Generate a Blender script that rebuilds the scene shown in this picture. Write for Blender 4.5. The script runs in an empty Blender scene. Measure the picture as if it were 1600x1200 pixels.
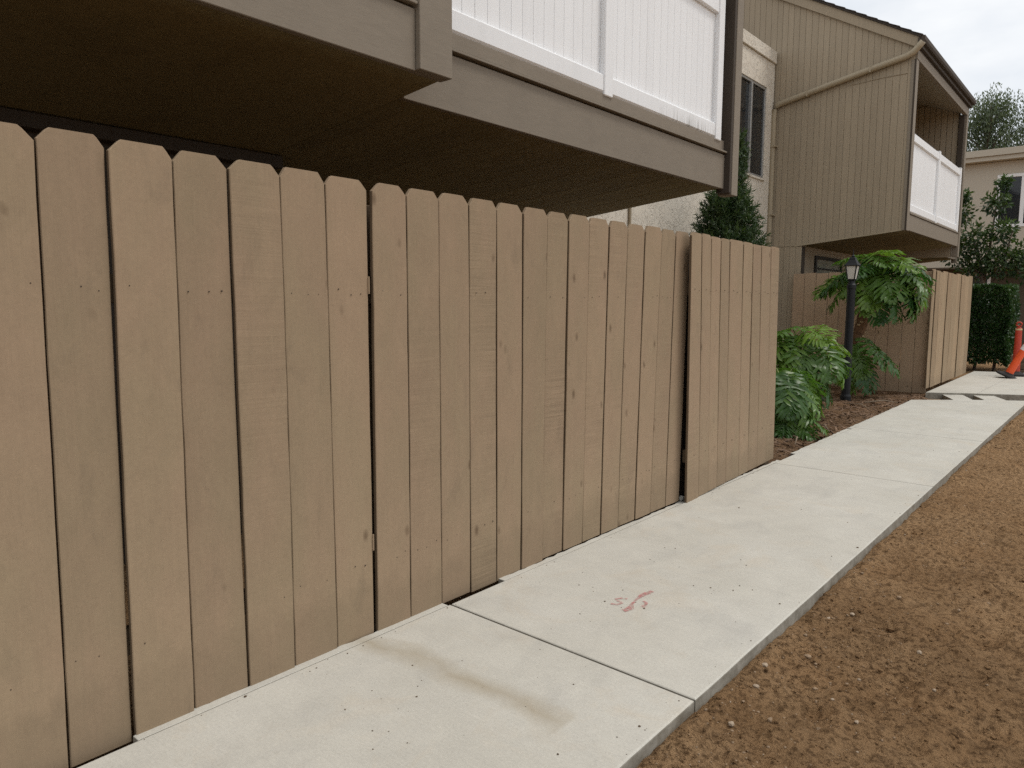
import bpy, bmesh, math, random
import numpy as np
from mathutils import Vector, Matrix

random.seed(7)
RNG = np.random.default_rng(11)
SC = bpy.context.scene
COL = SC.collection

# ------------------------------------------------------------------ camera
CAM = bpy.data.cameras.new('camera')
cam = bpy.data.objects.new('camera', CAM)
COL.objects.link(cam)
CAM.sensor_width = 36.0
CAM.lens = 36.0 * 1137.5 / 1600.0
CAM.clip_start = 0.05
CAM.clip_end = 2000
r_ = Vector((0.7615082, 0.6481432, 0.0039503))
d_ = Vector((0.0745948, -0.0815845, -0.9938710))
f_ = Vector((-0.6438484, 0.7571356, -0.1104754))
cam.matrix_world = Matrix(((r_.x, -d_.x, -f_.x, 2.335), (r_.y, -d_.y, -f_.y, 0.0), (r_.z, -d_.z, -f_.z, 1.40), (0, 0, 0, 1)))
SC.camera = cam

# ------------------------------------------------------------------ sky, sun, exposure
SUN_TO = Vector((0.42, 0.34, 1.0)).normalized()
elev = math.asin(SUN_TO.z)
azim = math.atan2(SUN_TO.x, SUN_TO.y)
world = bpy.data.worlds.new('World')
SC.world = world
world.use_nodes = True
wt = world.node_tree
for n in list(wt.nodes):
    wt.nodes.remove(n)
wo = wt.nodes.new('ShaderNodeOutputWorld')
bg = wt.nodes.new('ShaderNodeBackground')
sky = wt.nodes.new('ShaderNodeTexSky')
sky.sky_type = 'NISHITA'
sky.sun_disc = False
sky.sun_elevation = elev
sky.sun_rotation = azim
sky.air_density = 1.0
sky.dust_density = 2.0
tc = wt.nodes.new('ShaderNodeTexCoord')
mp = wt.nodes.new('ShaderNodeMapping')
mp.inputs['Scale'].default_value = (1.6, 1.6, 4.0)
nz = wt.nodes.new('ShaderNodeTexNoise')
nz.inputs['Scale'].default_value = 2.4
nz.inputs['Detail'].default_value = 6
nz.inputs['Roughness'].default_value = 0.55
rp = wt.nodes.new('ShaderNodeValToRGB')
rp.color_ramp.elements[0].position = 0.30
rp.color_ramp.elements[0].color = (0.72, 0.72, 0.72, 1)
rp.color_ramp.elements[1].position = 0.62
rp.color_ramp.elements[1].color = (1, 1, 1, 1)
cloud = wt.nodes.new('ShaderNodeMix')
cloud.data_type = 'RGBA'
cloud.inputs[6].default_value = (9.0, 9.5, 10.0, 1)
cloud.inputs[7].default_value = (10.4, 10.4, 10.4, 1)
mx = wt.nodes.new('ShaderNodeMix')
mx.data_type = 'RGBA'
wt.links.new(tc.outputs['Generated'], mp.inputs['Vector'])
wt.links.new(mp.outputs['Vector'], nz.inputs['Vector'])
wt.links.new(nz.outputs['Fac'], rp.inputs['Fac'])
wt.links.new(nz.outputs['Fac'], cloud.inputs[0])
wt.links.new(rp.outputs['Color'], mx.inputs[0])
wt.links.new(sky.outputs['Color'], mx.inputs[6])
wt.links.new(cloud.outputs[2], mx.inputs[7])
wt.links.new(mx.outputs[2], bg.inputs['Color'])
bg.inputs['Strength'].default_value = 0.10
wt.links.new(bg.outputs['Background'], wo.inputs['Surface'])

sl = bpy.data.lights.new('sun', 'SUN')
sl.energy = 1.5
sl.angle = math.radians(16)
sl.color = (1.0, 0.95, 0.88)
so = bpy.data.objects.new('sun', sl)
COL.objects.link(so)
so.location = SUN_TO * 30
so.rotation_euler = SUN_TO.to_track_quat('Z', 'Y').to_euler()

SC.view_settings.view_transform = 'Standard'
SC.view_settings.look = 'None'
SC.view_settings.exposure = 0.0
SC.view_settings.gamma = 1.0
SC.view_settings.use_curve_mapping = False
SC.cycles.use_denoising = False
SC.cycles.sample_clamp_indirect = 4.0
SC.cycles.max_bounces = 5
SC.cycles.diffuse_bounces = 3
SC.cycles.glossy_bounces = 2
SC.cycles.transmission_bounces = 3
SC.cycles.transparent_max_bounces = 6

# ================================================================== helpers
def tag(o, label=None, cat=None, group=None, kind=None):
    if label: o['label'] = label
    if cat: o['category'] = cat
    if group: o['group'] = group
    if kind: o['kind'] = kind
    return o

def empty(name, loc=(0, 0, 0)):
    o = bpy.data.objects.new(name, None)
    o.empty_display_size = 0.2
    o.location = loc
    COL.objects.link(o)
    return o

def mesh_from(name, vf, mat=None, smooth=False):
    v, f = vf
    me = bpy.data.meshes.new(name)
    me.from_pydata([tuple(map(float, p)) for p in v], [], [tuple(map(int, q)) for q in f])
    if mat: me.materials.append(mat)
    if smooth: me.polygons.foreach_set('use_smooth', [True] * len(me.polygons))
    me.update()
    return me

def put(name, vf, mat, parent=None, smooth=False):
    """vf in world coordinates -> one mesh object; an Empty parent is unrotated"""
    me = vf if isinstance(vf, bpy.types.Mesh) else mesh_from(name, vf, mat, smooth)
    o = bpy.data.objects.new(name, me)
    COL.objects.link(o)
    if parent is not None:
        o.parent = parent
        if parent.type == 'EMPTY':
            o.location = -parent.location
    return o

def join(*parts):
    V, F = [], []
    for v, f in parts:
        n = len(V)
        V += [tuple(p) for p in v]
        F += [tuple(i + n for i in q) for q in f]
    return V, F

def loft(rings, cap=True):
    n = len(rings[0])
    V = [tuple(p) for r in rings for p in r]
    F = []
    for k in range(len(rings) - 1):
        a, b = k * n, (k + 1) * n
        for i in range(n):
            j = (i + 1) % n
            F.append((a + i, a + j, b + j, b + i))
    if cap:
        F.append(tuple(range(n - 1, -1, -1)))
        F.append(tuple(range((len(rings) - 1) * n, len(rings) * n)))
    return V, F

def box(x0, x1, y0, y1, z0, z1, ch=0.003):
    """chamfered box (all edges)"""
    x0, x1 = min(x0, x1), max(x0, x1); y0, y1 = min(y0, y1), max(y0, y1); z0, z1 = min(z0, z1), max(z0, z1)
    c = min(ch, (x1 - x0) * .3, (y1 - y0) * .3, (z1 - z0) * .3)
    def ring(z, k):
        a0, a1, b0, b1 = x0 + k, x1 - k, y0 + k, y1 - k
        return [(a0 + c, b0, z), (a1 - c, b0, z), (a1, b0 + c, z), (a1, b1 - c, z), (a1 - c, b1, z), (a0 + c, b1, z), (a0, b1 - c, z), (a0, b0 + c, z)]
    return loft([ring(z0, c), ring(z0 + c, 0), ring(z1 - c, 0), ring(z1, c)])

def prism(poly, axis, a, b):
    """2D polygon extruded along axis between a and b. axis 'x': poly=(y,z); 'y': (x,z); 'z': (x,y)"""
    def at(p, t):
        return (t, p[0], p[1]) if axis == 'x' else (p[0], t, p[1]) if axis == 'y' else (p[0], p[1], t)
    V, F = loft([[at(p, a) for p in poly], [at(p, b) for p in poly]])
    bm = bmesh.new()
    vs = [bm.verts.new(p) for p in V]
    for q in F: bm.faces.new([vs[i] for i in q])
    bmesh.ops.recalc_face_normals(bm, faces=bm.faces)
    V = [v.co[:] for v in bm.verts]
    bm.verts.index_update()
    F = [[v.index for v in f.verts] for f in bm.faces]
    bm.free()
    return V, F

def tube(pts, rad, n=10, cap=True):
    pts = [Vector(p) for p in pts]
    if not hasattr(rad, '__len__'): rad = [rad] * len(pts)
    rings = []
    up = Vector((0, 0, 1))
    for i, p in enumerate(pts):
        t = (pts[min(i + 1, len(pts) - 1)] - pts[max(i - 1, 0)]).normalized()
        ref = up if abs(t.z) < 0.95 else Vector((1, 0, 0))
        a = t.cross(ref).normalized(); b = t.cross(a).normalized()
        rings.append([p + a * (rad[i] * math.cos(6.28318 * k / n)) + b * (rad[i] * math.sin(6.28318 * k / n)) for k in range(n)])
    return loft(rings, cap)

def lathe(profile, cx, cy, n=16, squash=1.0, rot=0.0):
    return loft([[(cx + r * math.cos(rot + 6.28318 * k / n), cy + r * squash * math.sin(rot + 6.28318 * k / n), z) for k in range(n)] for r, z in profile])

def lattice(x, y, seed, cell):
    """value noise on arrays"""
    rs = np.random.default_rng(seed)
    T = rs.random((256, 256))
    u, v = x / cell, y / cell
    i, j = np.floor(u).astype(int), np.floor(v).astype(int)
    a, b = u - i, v - j
    a = a * a * (3 - 2 * a); b = b * b * (3 - 2 * b)
    g = lambda p, q: T[p % 256, q % 256]
    return (g(i, j) * (1 - a) * (1 - b) + g(i + 1, j) * a * (1 - b) + g(i, j + 1) * (1 - a) * b + g(i + 1, j + 1) * a * b) - 0.5

# ================================================================== materials
class NT:
    def __init__(s, name):
        s.m = bpy.data.materials.new(name); s.m.use_nodes = True
        s.t = s.m.node_tree; s.b = s.t.nodes['Principled BSDF']; s.out = s.t.nodes['Material Output']
    def n(s, kind, **kw):
        nd = s.t.nodes.new(kind)
        for k, v in kw.items():
            if k in nd.inputs: nd.inputs[k].default_value = v
            else: setattr(nd, k, v)
        return nd
    def l(s, a, b): s.t.links.new(a, b)
    def math(s, op, a, b=None, c=None, clamp=False):
        nd = s.t.nodes.new('ShaderNodeMath'); nd.operation = op; nd.use_clamp = clamp
        for i, q in enumerate((a, b, c)):
            if q is None: continue
            if hasattr(q, 'links') or isinstance(q, bpy.types.NodeSocket): s.l(q, nd.inputs[i])
            else: nd.inputs[i].default_value = q
        return nd.outputs[0]
    def mix(s, fac, a, b, blend='MIX'):
        nd = s.t.nodes.new('ShaderNodeMix'); nd.data_type = 'RGBA'; nd.blend_type = blend
        for i, q in ((0, fac), (6, a), (7, b)):
            if isinstance(q, bpy.types.NodeSocket): s.l(q, nd.inputs[i])
            elif i == 0: nd.inputs[0].default_value = q
            else: nd.inputs[i].default_value = (*q, 1) if len(q) == 3 else q
        return nd.outputs[2]
    def ramp(s, fac, p0, p1, c0=(0, 0, 0), c1=(1, 1, 1)):
        nd = s.t.nodes.new('ShaderNodeValToRGB')
        e = nd.color_ramp.elements
        e[0].position, e[1].position = p0, p1
        e[0].color, e[1].color = (*c0, 1), (*c1, 1)
        s.l(fac, nd.inputs['Fac'])
        return nd.outputs['Color']
    def coords(s, scale=(1, 1, 1), shift=0.0):
        tcn = s.t.nodes.new('ShaderNodeTexCoord')
        mpn = s.t.nodes.new('ShaderNodeMapping'); mpn.inputs['Scale'].default_value = scale
        src = tcn.outputs['Object']
        if shift:
            oi = s.t.nodes.new('ShaderNodeObjectInfo')
            add = s.t.nodes.new('ShaderNodeVectorMath'); add.operation = 'MULTIPLY_ADD'
            add.inputs[1].default_value = (shift, shift * .7, shift * 1.3)
            s.l(oi.outputs['Random'], add.inputs[0]); s.l(src, add.inputs[2])
            src = add.outputs[0]
        s.l(src, mpn.inputs['Vector'])
        return mpn.outputs['Vector']
    def noise(s, vec, scale, detail=4, rough=0.5, dist=0.0):
        nd = s.t.nodes.new('ShaderNodeTexNoise')
        nd.inputs['Scale'].default_value = scale; nd.inputs['Detail'].default_value = detail
        nd.inputs['Roughness'].default_value = rough; nd.inputs['Distortion'].default_value = dist
        s.l(vec, nd.inputs['Vector'])
        return nd.outputs['Fac']
    def voro(s, vec, scale, feature='F1'):
        nd = s.t.nodes.new('ShaderNodeTexVoronoi'); nd.feature = feature
        nd.inputs['Scale'].default_value = scale
        s.l(vec, nd.inputs['Vector'])
        return nd.outputs['Distance']
    def rand(s): return s.t.nodes.new('ShaderNodeObjectInfo').outputs['Random']
    def bump(s, h, strength=0.3, dist=0.01, prev=None):
        nd = s.t.nodes.new('ShaderNodeBump'); nd.inputs['Strength'].default_value = strength; nd.inputs['Distance'].default_value = dist
        s.l(h, nd.inputs['Height'])
        if prev is not None: s.l(prev, nd.inputs['Normal'])
        return nd.outputs['Normal']
    def done(s, color=None, rough=0.8, normal=None, spec=0.3):
        if color is not None:
            if isinstance(color, bpy.types.NodeSocket): s.l(color, s.b.inputs['Base Color'])
            else: s.b.inputs['Base Color'].default_value = (*color, 1)
        if isinstance(rough, bpy.types.NodeSocket): s.l(rough, s.b.inputs['Roughness'])
        else: s.b.inputs['Roughness'].default_value = rough
        if normal is not None: s.l(normal, s.b.inputs['Normal'])
        s.b.inputs['Specular IOR Level'].default_value = spec
        return s.m

def mat_fence(name, base, warm, olive, vary=0.16, saw=0.5, streak=0.10, weather=0.0):
    m = NT(name)
    v = m.coords((1, 1, 1), 37.0)
    big = m.noise(m.coords((1.0, 1.0, 0.45), 37.0), 3.2, 4, 0.6)
    c = m.mix(m.ramp(big, 0.36, 0.62), olive, warm)
    c = m.mix(0.30, c, base)
    mott = m.noise(m.coords((1.0, 1.0, 0.55), 19.0), 11.0, 5, 0.65, 0.5)
    c = m.mix(1.0, c, m.ramp(mott, 0.30, 0.70, (0.94,) * 3, (1.04,) * 3), 'MULTIPLY')
    r = m.rand()
    c = m.mix(1.0, c, m.mix(r, (1 - vary * .6,) * 3, (1 + vary * .5,) * 3), 'MULTIPLY')
    grain = m.noise(m.coords((45, 45, 1.6), 37.0), 1.5, 5, 0.65)
    c = m.mix(1.0, c, m.ramp(grain, 0.3, 0.75, (1 - streak,) * 3, (1 + streak * .7,) * 3), 'MULTIPLY')
    crisp = m.noise(m.coords((60, 60, 75), 37.0), 1.0, 5, 0.75)
    c = m.mix(1.0, c, m.ramp(crisp, 0.34, 0.66, (0.95,) * 3, (1.04,) * 3), 'MULTIPLY')
    # rough-sawn marks run across some boards
    sawm = m.noise(m.coords((2.2, 2.2, 62), 37.0), 1.0, 4, 0.65, 0.9)
    sel = m.math('GREATER_THAN', m.math('FRACT', m.math('MULTIPLY', r, 7.31)), 1 - saw)
    patch = m.math('MULTIPLY', m.ramp(m.noise(v, 1.7, 3), 0.38, 0.62), m.math('MULTIPLY_ADD', m.math('FRACT', m.math('MULTIPLY', r, 13.7)), 0.75, 0.25))
    sf = m.math('MULTIPLY', sel, m.math('MULTIPLY', patch, 1.0))
    c = m.mix(sf, c, m.mix(1.0, c, m.ramp(sawm, 0.35, 0.7, (0.80,) * 3, (1.08,) * 3), 'MULTIPLY'))
    # knots and smudges
    kn = m.voro(m.coords((8.0, 8.0, 4.2), 37.0), 1.0)
    knm = m.math('SUBTRACT', 1.0, m.ramp(kn, 0.05, 0.15))
    keep = m.ramp(m.noise(v, 4.0, 1), 0.50, 0.55)
    kf = m.math('MULTIPLY', m.math('MULTIPLY', knm, keep), 0.75)
    c = m.mix(kf, c, (0.13, 0.085, 0.05))
    sm = m.ramp(m.noise(m.coords((3.5, 3.5, 1.4), 51.0), 2.3, 5, 0.62, 0.6), 0.60, 0.78)
    c = m.mix(m.math('MULTIPLY', sm, 0.34), c, (0.15, 0.115, 0.08))
    # soil splashed up the foot of the boards
    tcn = m.n('ShaderNodeTexCoord'); sz_ = m.n('ShaderNodeSeparateXYZ'); m.l(tcn.outputs['Object'], sz_.inputs[0])
    foot = m.math('SUBTRACT', 1.0, m.ramp(m.math('ADD', sz_.outputs['Z'], m.math('MULTIPLY', m.noise(v, 9.0, 4, .7), -.30)), -0.12, 0.10))
    c = m.mix(m.math('MULTIPLY', foot, 0.26), c, (0.17, 0.125, 0.08))
    if weather:
        st = m.ramp(m.noise(m.coords((28, 28, 0.5), 23.0), 1.0, 4, 0.6), 0.42, 0.68)
        c = m.mix(m.math('MULTIPLY', st, weather), c, (0.20, 0.13, 0.075))
    fine = m.noise(m.coords((120, 120, 7), 37.0), 1.0, 3, 0.6)
    h = m.math('ADD', m.math('MULTIPLY', fine, 0.5), m.math('MULTIPLY', m.math('MULTIPLY', sawm, sf), 0.9))
    h = m.math('SUBTRACT', h, m.math('MULTIPLY', kf, 0.6))
    nrm = m.bump(h, 0.55, 0.006)
    return m.done(c, 0.78, nrm, 0.25)

def mat_paint(name, col, vary=0.05, rough=0.7, grain=(30, 30, 2), gr=0.06, bump=0.15, stain=0.15, stain_col=(0.1, 0.085, 0.06), spec=0.3):
    m = NT(name)
    g = m.noise(m.coords(grain, 13.0), 1.2, 4, 0.6)
    c = m.mix(1.0, col, m.ramp(g, 0.3, 0.72, (1 - gr,) * 3, (1 + gr,) * 3), 'MULTIPLY')
    c = m.mix(1.0, c, m.mix(m.rand(), (1 - vary,) * 3, (1 + vary,) * 3), 'MULTIPLY')
    s = m.ramp(m.noise(m.coords((1.3, 1.3, 0.7), 13.0), 2.2, 5, 0.65, 0.4), 0.5, 0.8)
    c = m.mix(m.math('MULTIPLY', s, stain), c, stain_col)
    nrm = m.bump(m.noise(m.coords(tuple(q * 2 for q in grain), 13.0), 1.5, 3, 0.6), bump, 0.004)
    return m.done(c, rough, nrm, spec)

def mat_concrete():
    m = NT('concrete')
    v = m.coords()
    a = m.noise(v, 1.1, 5, 0.6, 0.3)
    c = m.mix(m.ramp(a, 0.35, 0.68), (0.515, 0.494, 0.438), (0.572, 0.553, 0.500))
    b = m.noise(m.coords((1, 1, 1), 9.0), 2.7, 5, 0.65, 0.8)
    c = m.mix(m.math('MULTIPLY', m.ramp(b, 0.55, 0.75), 0.30), c, (0.52, 0.42, 0.30))
    b2 = m.noise(m.coords((1.2, 0.6, 1), 3.0), 3.7, 4, 0.6, 0.5)
    c = m.mix(m.math('MULTIPLY', m.ramp(b2, 0.52, 0.78), 0.4), c, (0.38, 0.37, 0.345))
    f = m.noise(v, 90, 4, 0.7)
    c = m.mix(1.0, c, m.ramp(f, 0.3, 0.7, (0.90,) * 3, (1.06,) * 3), 'MULTIPLY')
    brm = m.noise(m.coords((6, 220, 6)), 1.0, 3, .6)
    c = m.mix(1.0, c, m.ramp(brm, 0.35, 0.65, (0.965,) * 3, (1.02,) * 3), 'MULTIPLY')
    md = m.noise(v, 6.0, 5, 0.7, 0.6)
    c = m.mix(1.0, c, m.ramp(md, 0.32, 0.68, (0.94, 0.935, 0.925), (1.03, 1.025, 1.01)), 'MULTIPLY')
    vo = m.voro(v, 14.0)
    spots = m.math('MULTIPLY', m.math('SUBTRACT', 1.0, m.ramp(vo, 0.03, 0.07)), m.ramp(m.noise(v, 2.0, 2), 0.56, 0.63))
    c = m.mix(m.math('MULTIPLY', spots, 0.35), c, (0.2, 0.18, 0.15))
    # old water stain that crosses the near slab
    tcn = m.n('ShaderNodeTexCoord'); sx = m.n('ShaderNodeSeparateXYZ'); m.l(tcn.outputs['Object'], sx.inputs[0])
    wob = m.noise(v, 3.0, 3)
    yc = m.math('ADD', m.math('MULTIPLY_ADD', sx.outputs['X'], 0.05, 1.73), m.math('MULTIPLY', wob, 0.20))
    dd = m.math('ABSOLUTE', m.math('SUBTRACT', sx.outputs['Y'], yc))
    band = m.math('SUBTRACT', 1.0, m.ramp(m.math('MULTIPLY', m.math('ADD', dd, m.math('MULTIPLY', m.noise(v, 26.0, 4, .7), .035)), 8.0), 0.12, 0.85))
    band = m.math('MULTIPLY', band, m.math('SUBTRACT', 1.0, m.ramp(sx.outputs['X'], 0.98, 1.18)))
    band = m.math('MULTIPLY', band, m.ramp(m.noise(v, 5.0, 3), 0.3, 0.6, (0.5,) * 3))
    c = m.mix(m.math('MULTIPLY', band, 0.72), c, (0.33, 0.275, 0.19))
    # steep slab faces are mixed darker, in uneven patches
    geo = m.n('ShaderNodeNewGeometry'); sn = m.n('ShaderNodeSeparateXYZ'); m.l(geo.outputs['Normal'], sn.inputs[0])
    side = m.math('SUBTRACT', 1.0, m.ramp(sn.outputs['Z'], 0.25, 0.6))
    side_mott = m.ramp(m.noise(v, 11.0, 4, 0.7), 0.35, 0.65)
    c = m.mix(m.math('MULTIPLY', side, m.math('MULTIPLY_ADD', side_mott, 0.35, 0.55)), c, (0.17, 0.15, 0.115))
    h = m.math('ADD', m.noise(m.coords((2, 60, 2)), 4.0, 3, 0.6), m.math('MULTIPLY', f, 0.7))
    h = m.math('SUBTRACT', h, m.math('MULTIPLY', spots, 1.0))
    return m.done(c, 0.85, m.bump(h, 0.25, 0.003), 0.25)

def mat_soil(name, dark, mid, light, sc=1.0):
    m = NT(name)
    v = m.coords()
    a = m.noise(v, 2.3 * sc, 6, 0.65)
    c = m.mix(m.ramp(a, 0.33, 0.68), mid, light)
    damp = m.ramp(m.noise(v, 0.9 * sc, 5, 0.6, 0.7), 0.42, 0.66)
    c = m.mix(m.math('MULTIPLY', damp, 0.45), c, tuple(.35 * p + .65 * q for p, q in zip(mid, dark)))
    b = m.noise(v, 38 * sc, 5, 0.7)
    c = m.mix(m.math('MULTIPLY', m.math('SUBTRACT', 1.0, m.ramp(b, 0.38, 0.53)), 0.85), c, dark)
    d = m.noise(v, 7.0 * sc, 4, 0.6, 0.5)
    c = m.mix(m.math('MULTIPLY', m.ramp(d, 0.55, 0.75), 0.45), c, dark)
    fl = m.voro(v, 55.0 * sc)
    flm = m.math('MULTIPLY', m.math('SUBTRACT', 1.0, m.ramp(fl, 0.10, 0.2)), m.ramp(m.noise(v, 23.0, 2), 0.58, 0.64))
    c = m.mix(m.math('MULTIPLY', flm, 0.6), c, (0.34, 0.27, 0.19))
    h = m.math('ADD', m.noise(v, 70 * sc, 5, 0.75), m.math('MULTIPLY', m.noise(v, 210 * sc, 3, 0.7), 0.5))
    return m.done(c, 0.95, m.bump(h, 1.0, 0.028), 0.1)

def mat_leaf(name, c0, c1, rough=0.45, trans=0.3, spec=0.5, attr=True):
    m = NT(name)
    if attr:
        at = m.n('ShaderNodeAttribute'); at.attribute_name = 'tint'
        fac = at.outputs['Fac']
    else:
        fac = m.rand()
    c = m.mix(fac, c0, c1)
    n = m.noise(m.coords(), 9.0, 3)
    c = m.mix(1.0, c, m.ramp(n, 0.3, 0.7, (0.8,) * 3, (1.15,) * 3), 'MULTIPLY')
    m.done(c, rough, None, spec)
    tr = m.n('ShaderNodeBsdfTranslucent'); ms = m.n('ShaderNodeMixShader')
    m.l(m.mix(1.0, c, (1.2, 1.35, 0.6), 'MULTIPLY'), tr.inputs['Color'])
    ms.inputs[0].default_value = trans
    m.l(m.b.outputs[0], ms.inputs[1]); m.l(tr.outputs[0], ms.inputs[2]); m.l(ms.outputs[0], m.out.inputs['Surface'])
    return m.m

def mat_plain(name, col, rough=0.6, metal=0.0, spec=0.4, nscale=20, amp=0.08, bump=0.1):
    m = NT(name)
    n = m.noise(m.coords((1, 1, 1), 5.0), nscale, 4, 0.6)
    c = m.mix(1.0, col, m.ramp(n, 0.3, 0.7, (1 - amp,) * 3, (1 + amp,) * 3), 'MULTIPLY')
    m.b.inputs['Metallic'].default_value = metal
    return m.done(c, rough, m.bump(n, bump, 0.003), spec)

def mat_glass(name, tint, clear=0.45):
    m = NT(name)
    m.done(tint, 0.06, None, 0.6)
    tr = m.n('ShaderNodeBsdfTransparent'); ms = m.n('ShaderNodeMixShader')
    ms.inputs[0].default_value = clear
    m.l(m.b.outputs[0], ms.inputs[1]); m.l(tr.outputs[0], ms.inputs[2]); m.l(ms.outputs[0], m.out.inputs['Surface'])
    return m.m

FENCE = mat_fence('fence_paint', (0.322, 0.236, 0.152), (0.336, 0.238, 0.157), (0.310, 0.234, 0.149), vary=0.11, saw=0.55, streak=0.03)
FENCE_FAR = mat_fence('weathered_fence_paint', (0.39, 0.288, 0.182), (0.41, 0.295, 0.186), (0.365, 0.28, 0.178), vary=0.2, saw=0.1, streak=0.2, weather=0.55)
FENCE_SIDE = mat_fence('far_fence_paint', (0.40, 0.285, 0.19), (0.41, 0.288, 0.192), (0.385, 0.28, 0.185), vary=0.08, saw=0.1, streak=0.04)
SIDING = mat_paint('siding_paint', (0.345, 0.284, 0.204), vary=0.045, rough=0.8, gr=0.06, stain=0.15, stain_col=(0.16, 0.13, 0.085))
TRIM = mat_paint('trim_paint', (0.232, 0.196, 0.152), vary=0.03, rough=0.7, grain=(8, 8, 40), gr=0.05, stain=0.18, stain_col=(0.11, 0.09, 0.07))
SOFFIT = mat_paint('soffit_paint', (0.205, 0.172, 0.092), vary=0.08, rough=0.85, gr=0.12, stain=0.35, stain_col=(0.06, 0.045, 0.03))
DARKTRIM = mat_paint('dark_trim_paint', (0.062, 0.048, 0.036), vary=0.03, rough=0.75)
VINYL = mat_paint('white_vinyl', (0.86, 0.87, 0.88), vary=0.015, rough=0.45, gr=0.015, bump=0.03, stain=0.06, stain_col=(0.5, 0.5, 0.47), spec=0.4)
PIPE = mat_paint('downspout_paint', (0.36, 0.30, 0.21), vary=0.0, rough=0.55, gr=0.04, stain=0.15)
def mildew(mat):
    m = NT.__new__(NT); m.m = mat; m.t = mat.node_tree; m.b = m.t.nodes['Principled BSDF']; m.out = m.t.nodes['Material Output']
    src = m.b.inputs['Base Color'].links[0].from_socket
    tcn = m.n('ShaderNodeTexCoord'); sx = m.n('ShaderNodeSeparateXYZ'); m.l(tcn.outputs['Object'], sx.inputs[0])
    low = m.math('SUBTRACT', 1.0, m.ramp(m.math('SUBTRACT', sx.outputs['Z'], 2.5), 0.36, 0.47))
    yy = m.math('MULTIPLY', m.math('ABSOLUTE', m.math('SUBTRACT', sx.outputs['Y'], 5.75)), 1.0)
    near = m.math('SUBTRACT', 1.0, m.ramp(yy, 0.15, 0.65))
    st = m.ramp(m.noise(m.coords((1, 38, 2)), 1.0, 4, 0.7), 0.46, 0.62)
    f = m.math('MULTIPLY', m.math('MULTIPLY', low, near), st)
    dust = m.ramp(m.noise(m.coords((1, 9, .8)), 1.0, 5, 0.7), 0.52, 0.75)
    c = m.mix(m.math('MULTIPLY', dust, 0.10), src, (0.42, 0.41, 0.37))
    m.l(m.mix(m.math('MULTIPLY', f, 0.75), c, (0.22, 0.20, 0.16)), m.b.inputs['Base Color'])
mildew(VINYL)
CONC = mat_concrete()
SOIL = mat_soil('bare_soil', (0.135, 0.078, 0.038), (0.405, 0.240, 0.118), (0.500, 0.320, 0.172))
MULCH = mat_soil('mulch_soil', (0.085, 0.048, 0.026), (0.225, 0.130, 0.070), (0.31, 0.195, 0.115), 1.3)
PEBBLE = mat_plain('pebble', (0.27, 0.19, 0.12), 0.9, nscale=40, amp=0.3)
PEBBLE_L = mat_plain('pale_pebble', (0.36, 0.28, 0.20), 0.85, nscale=40, amp=0.2)
BLACK = mat_plain('black_iron', (0.009, 0.010, 0.012), 0.5, spec=0.3)
FROST = mat_plain('frosted_glass', (0.62, 0.60, 0.55), 0.35, amp=0.05)
RUST = mat_plain('hinge_metal', (0.25, 0.20, 0.15), 0.55, metal=0.3)
GAPSHADE = mat_plain('gap_shade_brown', (0.115, 0.078, 0.045), 0.9)  # dark wood brown that also carries the painted shade of the board gaps
NAIL = mat_plain('nail_head', (0.05, 0.035, 0.025), 0.7)
ORANGE = mat_plain('orange_plastic', (0.78, 0.10, 0.025), 0.42, amp=0.08, nscale=12)
ORANGE_D = mat_plain('faded_red_plastic', (0.45, 0.05, 0.025), 0.42, amp=0.1, nscale=12)
RUBBER = mat_plain('black_rubber', (0.022, 0.02, 0.02), 0.8)
REFLECT = mat_plain('white_reflective', (0.72, 0.70, 0.70), 0.4, amp=0.1)
CREAM = mat_plain('cream_rope', (0.6, 0.45, 0.25), 0.8)
ALU = mat_plain('aluminium', (0.42, 0.42, 0.41), 0.45, metal=0.6)
DARKFRAME = mat_plain('dark_frame', (0.03, 0.028, 0.025), 0.5)
WFRAME = mat_plain('white_frame', (0.72, 0.72, 0.72), 0.5, amp=0.04)
GLASS = mat_glass('window_glass', (0.02, 0.024, 0.028), 0.4)
CURTAIN = mat_plain('curtain', (0.22, 0.20, 0.18), 0.9)
CURT_G = mat_plain('grey_blind', (0.28, 0.28, 0.30), 0.9)
DIM = mat_plain('dim_interior', (0.05, 0.045, 0.04), 0.9)
ROOF = mat_paint('roof_shingle', (0.055, 0.045, 0.038), rough=0.9, grain=(20, 20, 20), gr=0.3, bump=0.4)
FARWALL = mat_plain('tan_stucco', (0.44, 0.40, 0.33), 0.9, nscale=60, amp=0.05, bump=0.3)
BROWNWALL = mat_plain('brown_wall', (0.085, 0.065, 0.045), 0.9)
BARK = mat_plain('bark', (0.13, 0.10, 0.075), 0.9, nscale=14, amp=0.35, bump=0.6)
PALMBARK = mat_plain('scarred_stem', (0.15, 0.085, 0.045), 0.85, nscale=30, amp=0.4, bump=0.6)
SCAR = mat_plain('leaf_scar', (0.40, 0.30, 0.19), 0.85, nscale=30, amp=0.25)
STALK = mat_plain('leaf_stalk', (0.16, 0.20, 0.06), 0.5)
PHIL = mat_leaf('split_leaf_green', (0.032, 0.098, 0.022), (0.165, 0.275, 0.044), 0.36, 0.32, 0.45, attr=False)
YEW = mat_leaf('needle_green', (0.020, 0.050, 0.020), (0.075, 0.120, 0.035), 0.5, 0.2)
HEDGE = mat_leaf('hedge_green', (0.016, 0.045, 0.012), (0.050, 0.105, 0.026), 0.4, 0.2)
BUSH = mat_leaf('bush_green', (0.022, 0.050, 0.016), (0.085, 0.140, 0.030), 0.42, 0.25)
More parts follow.
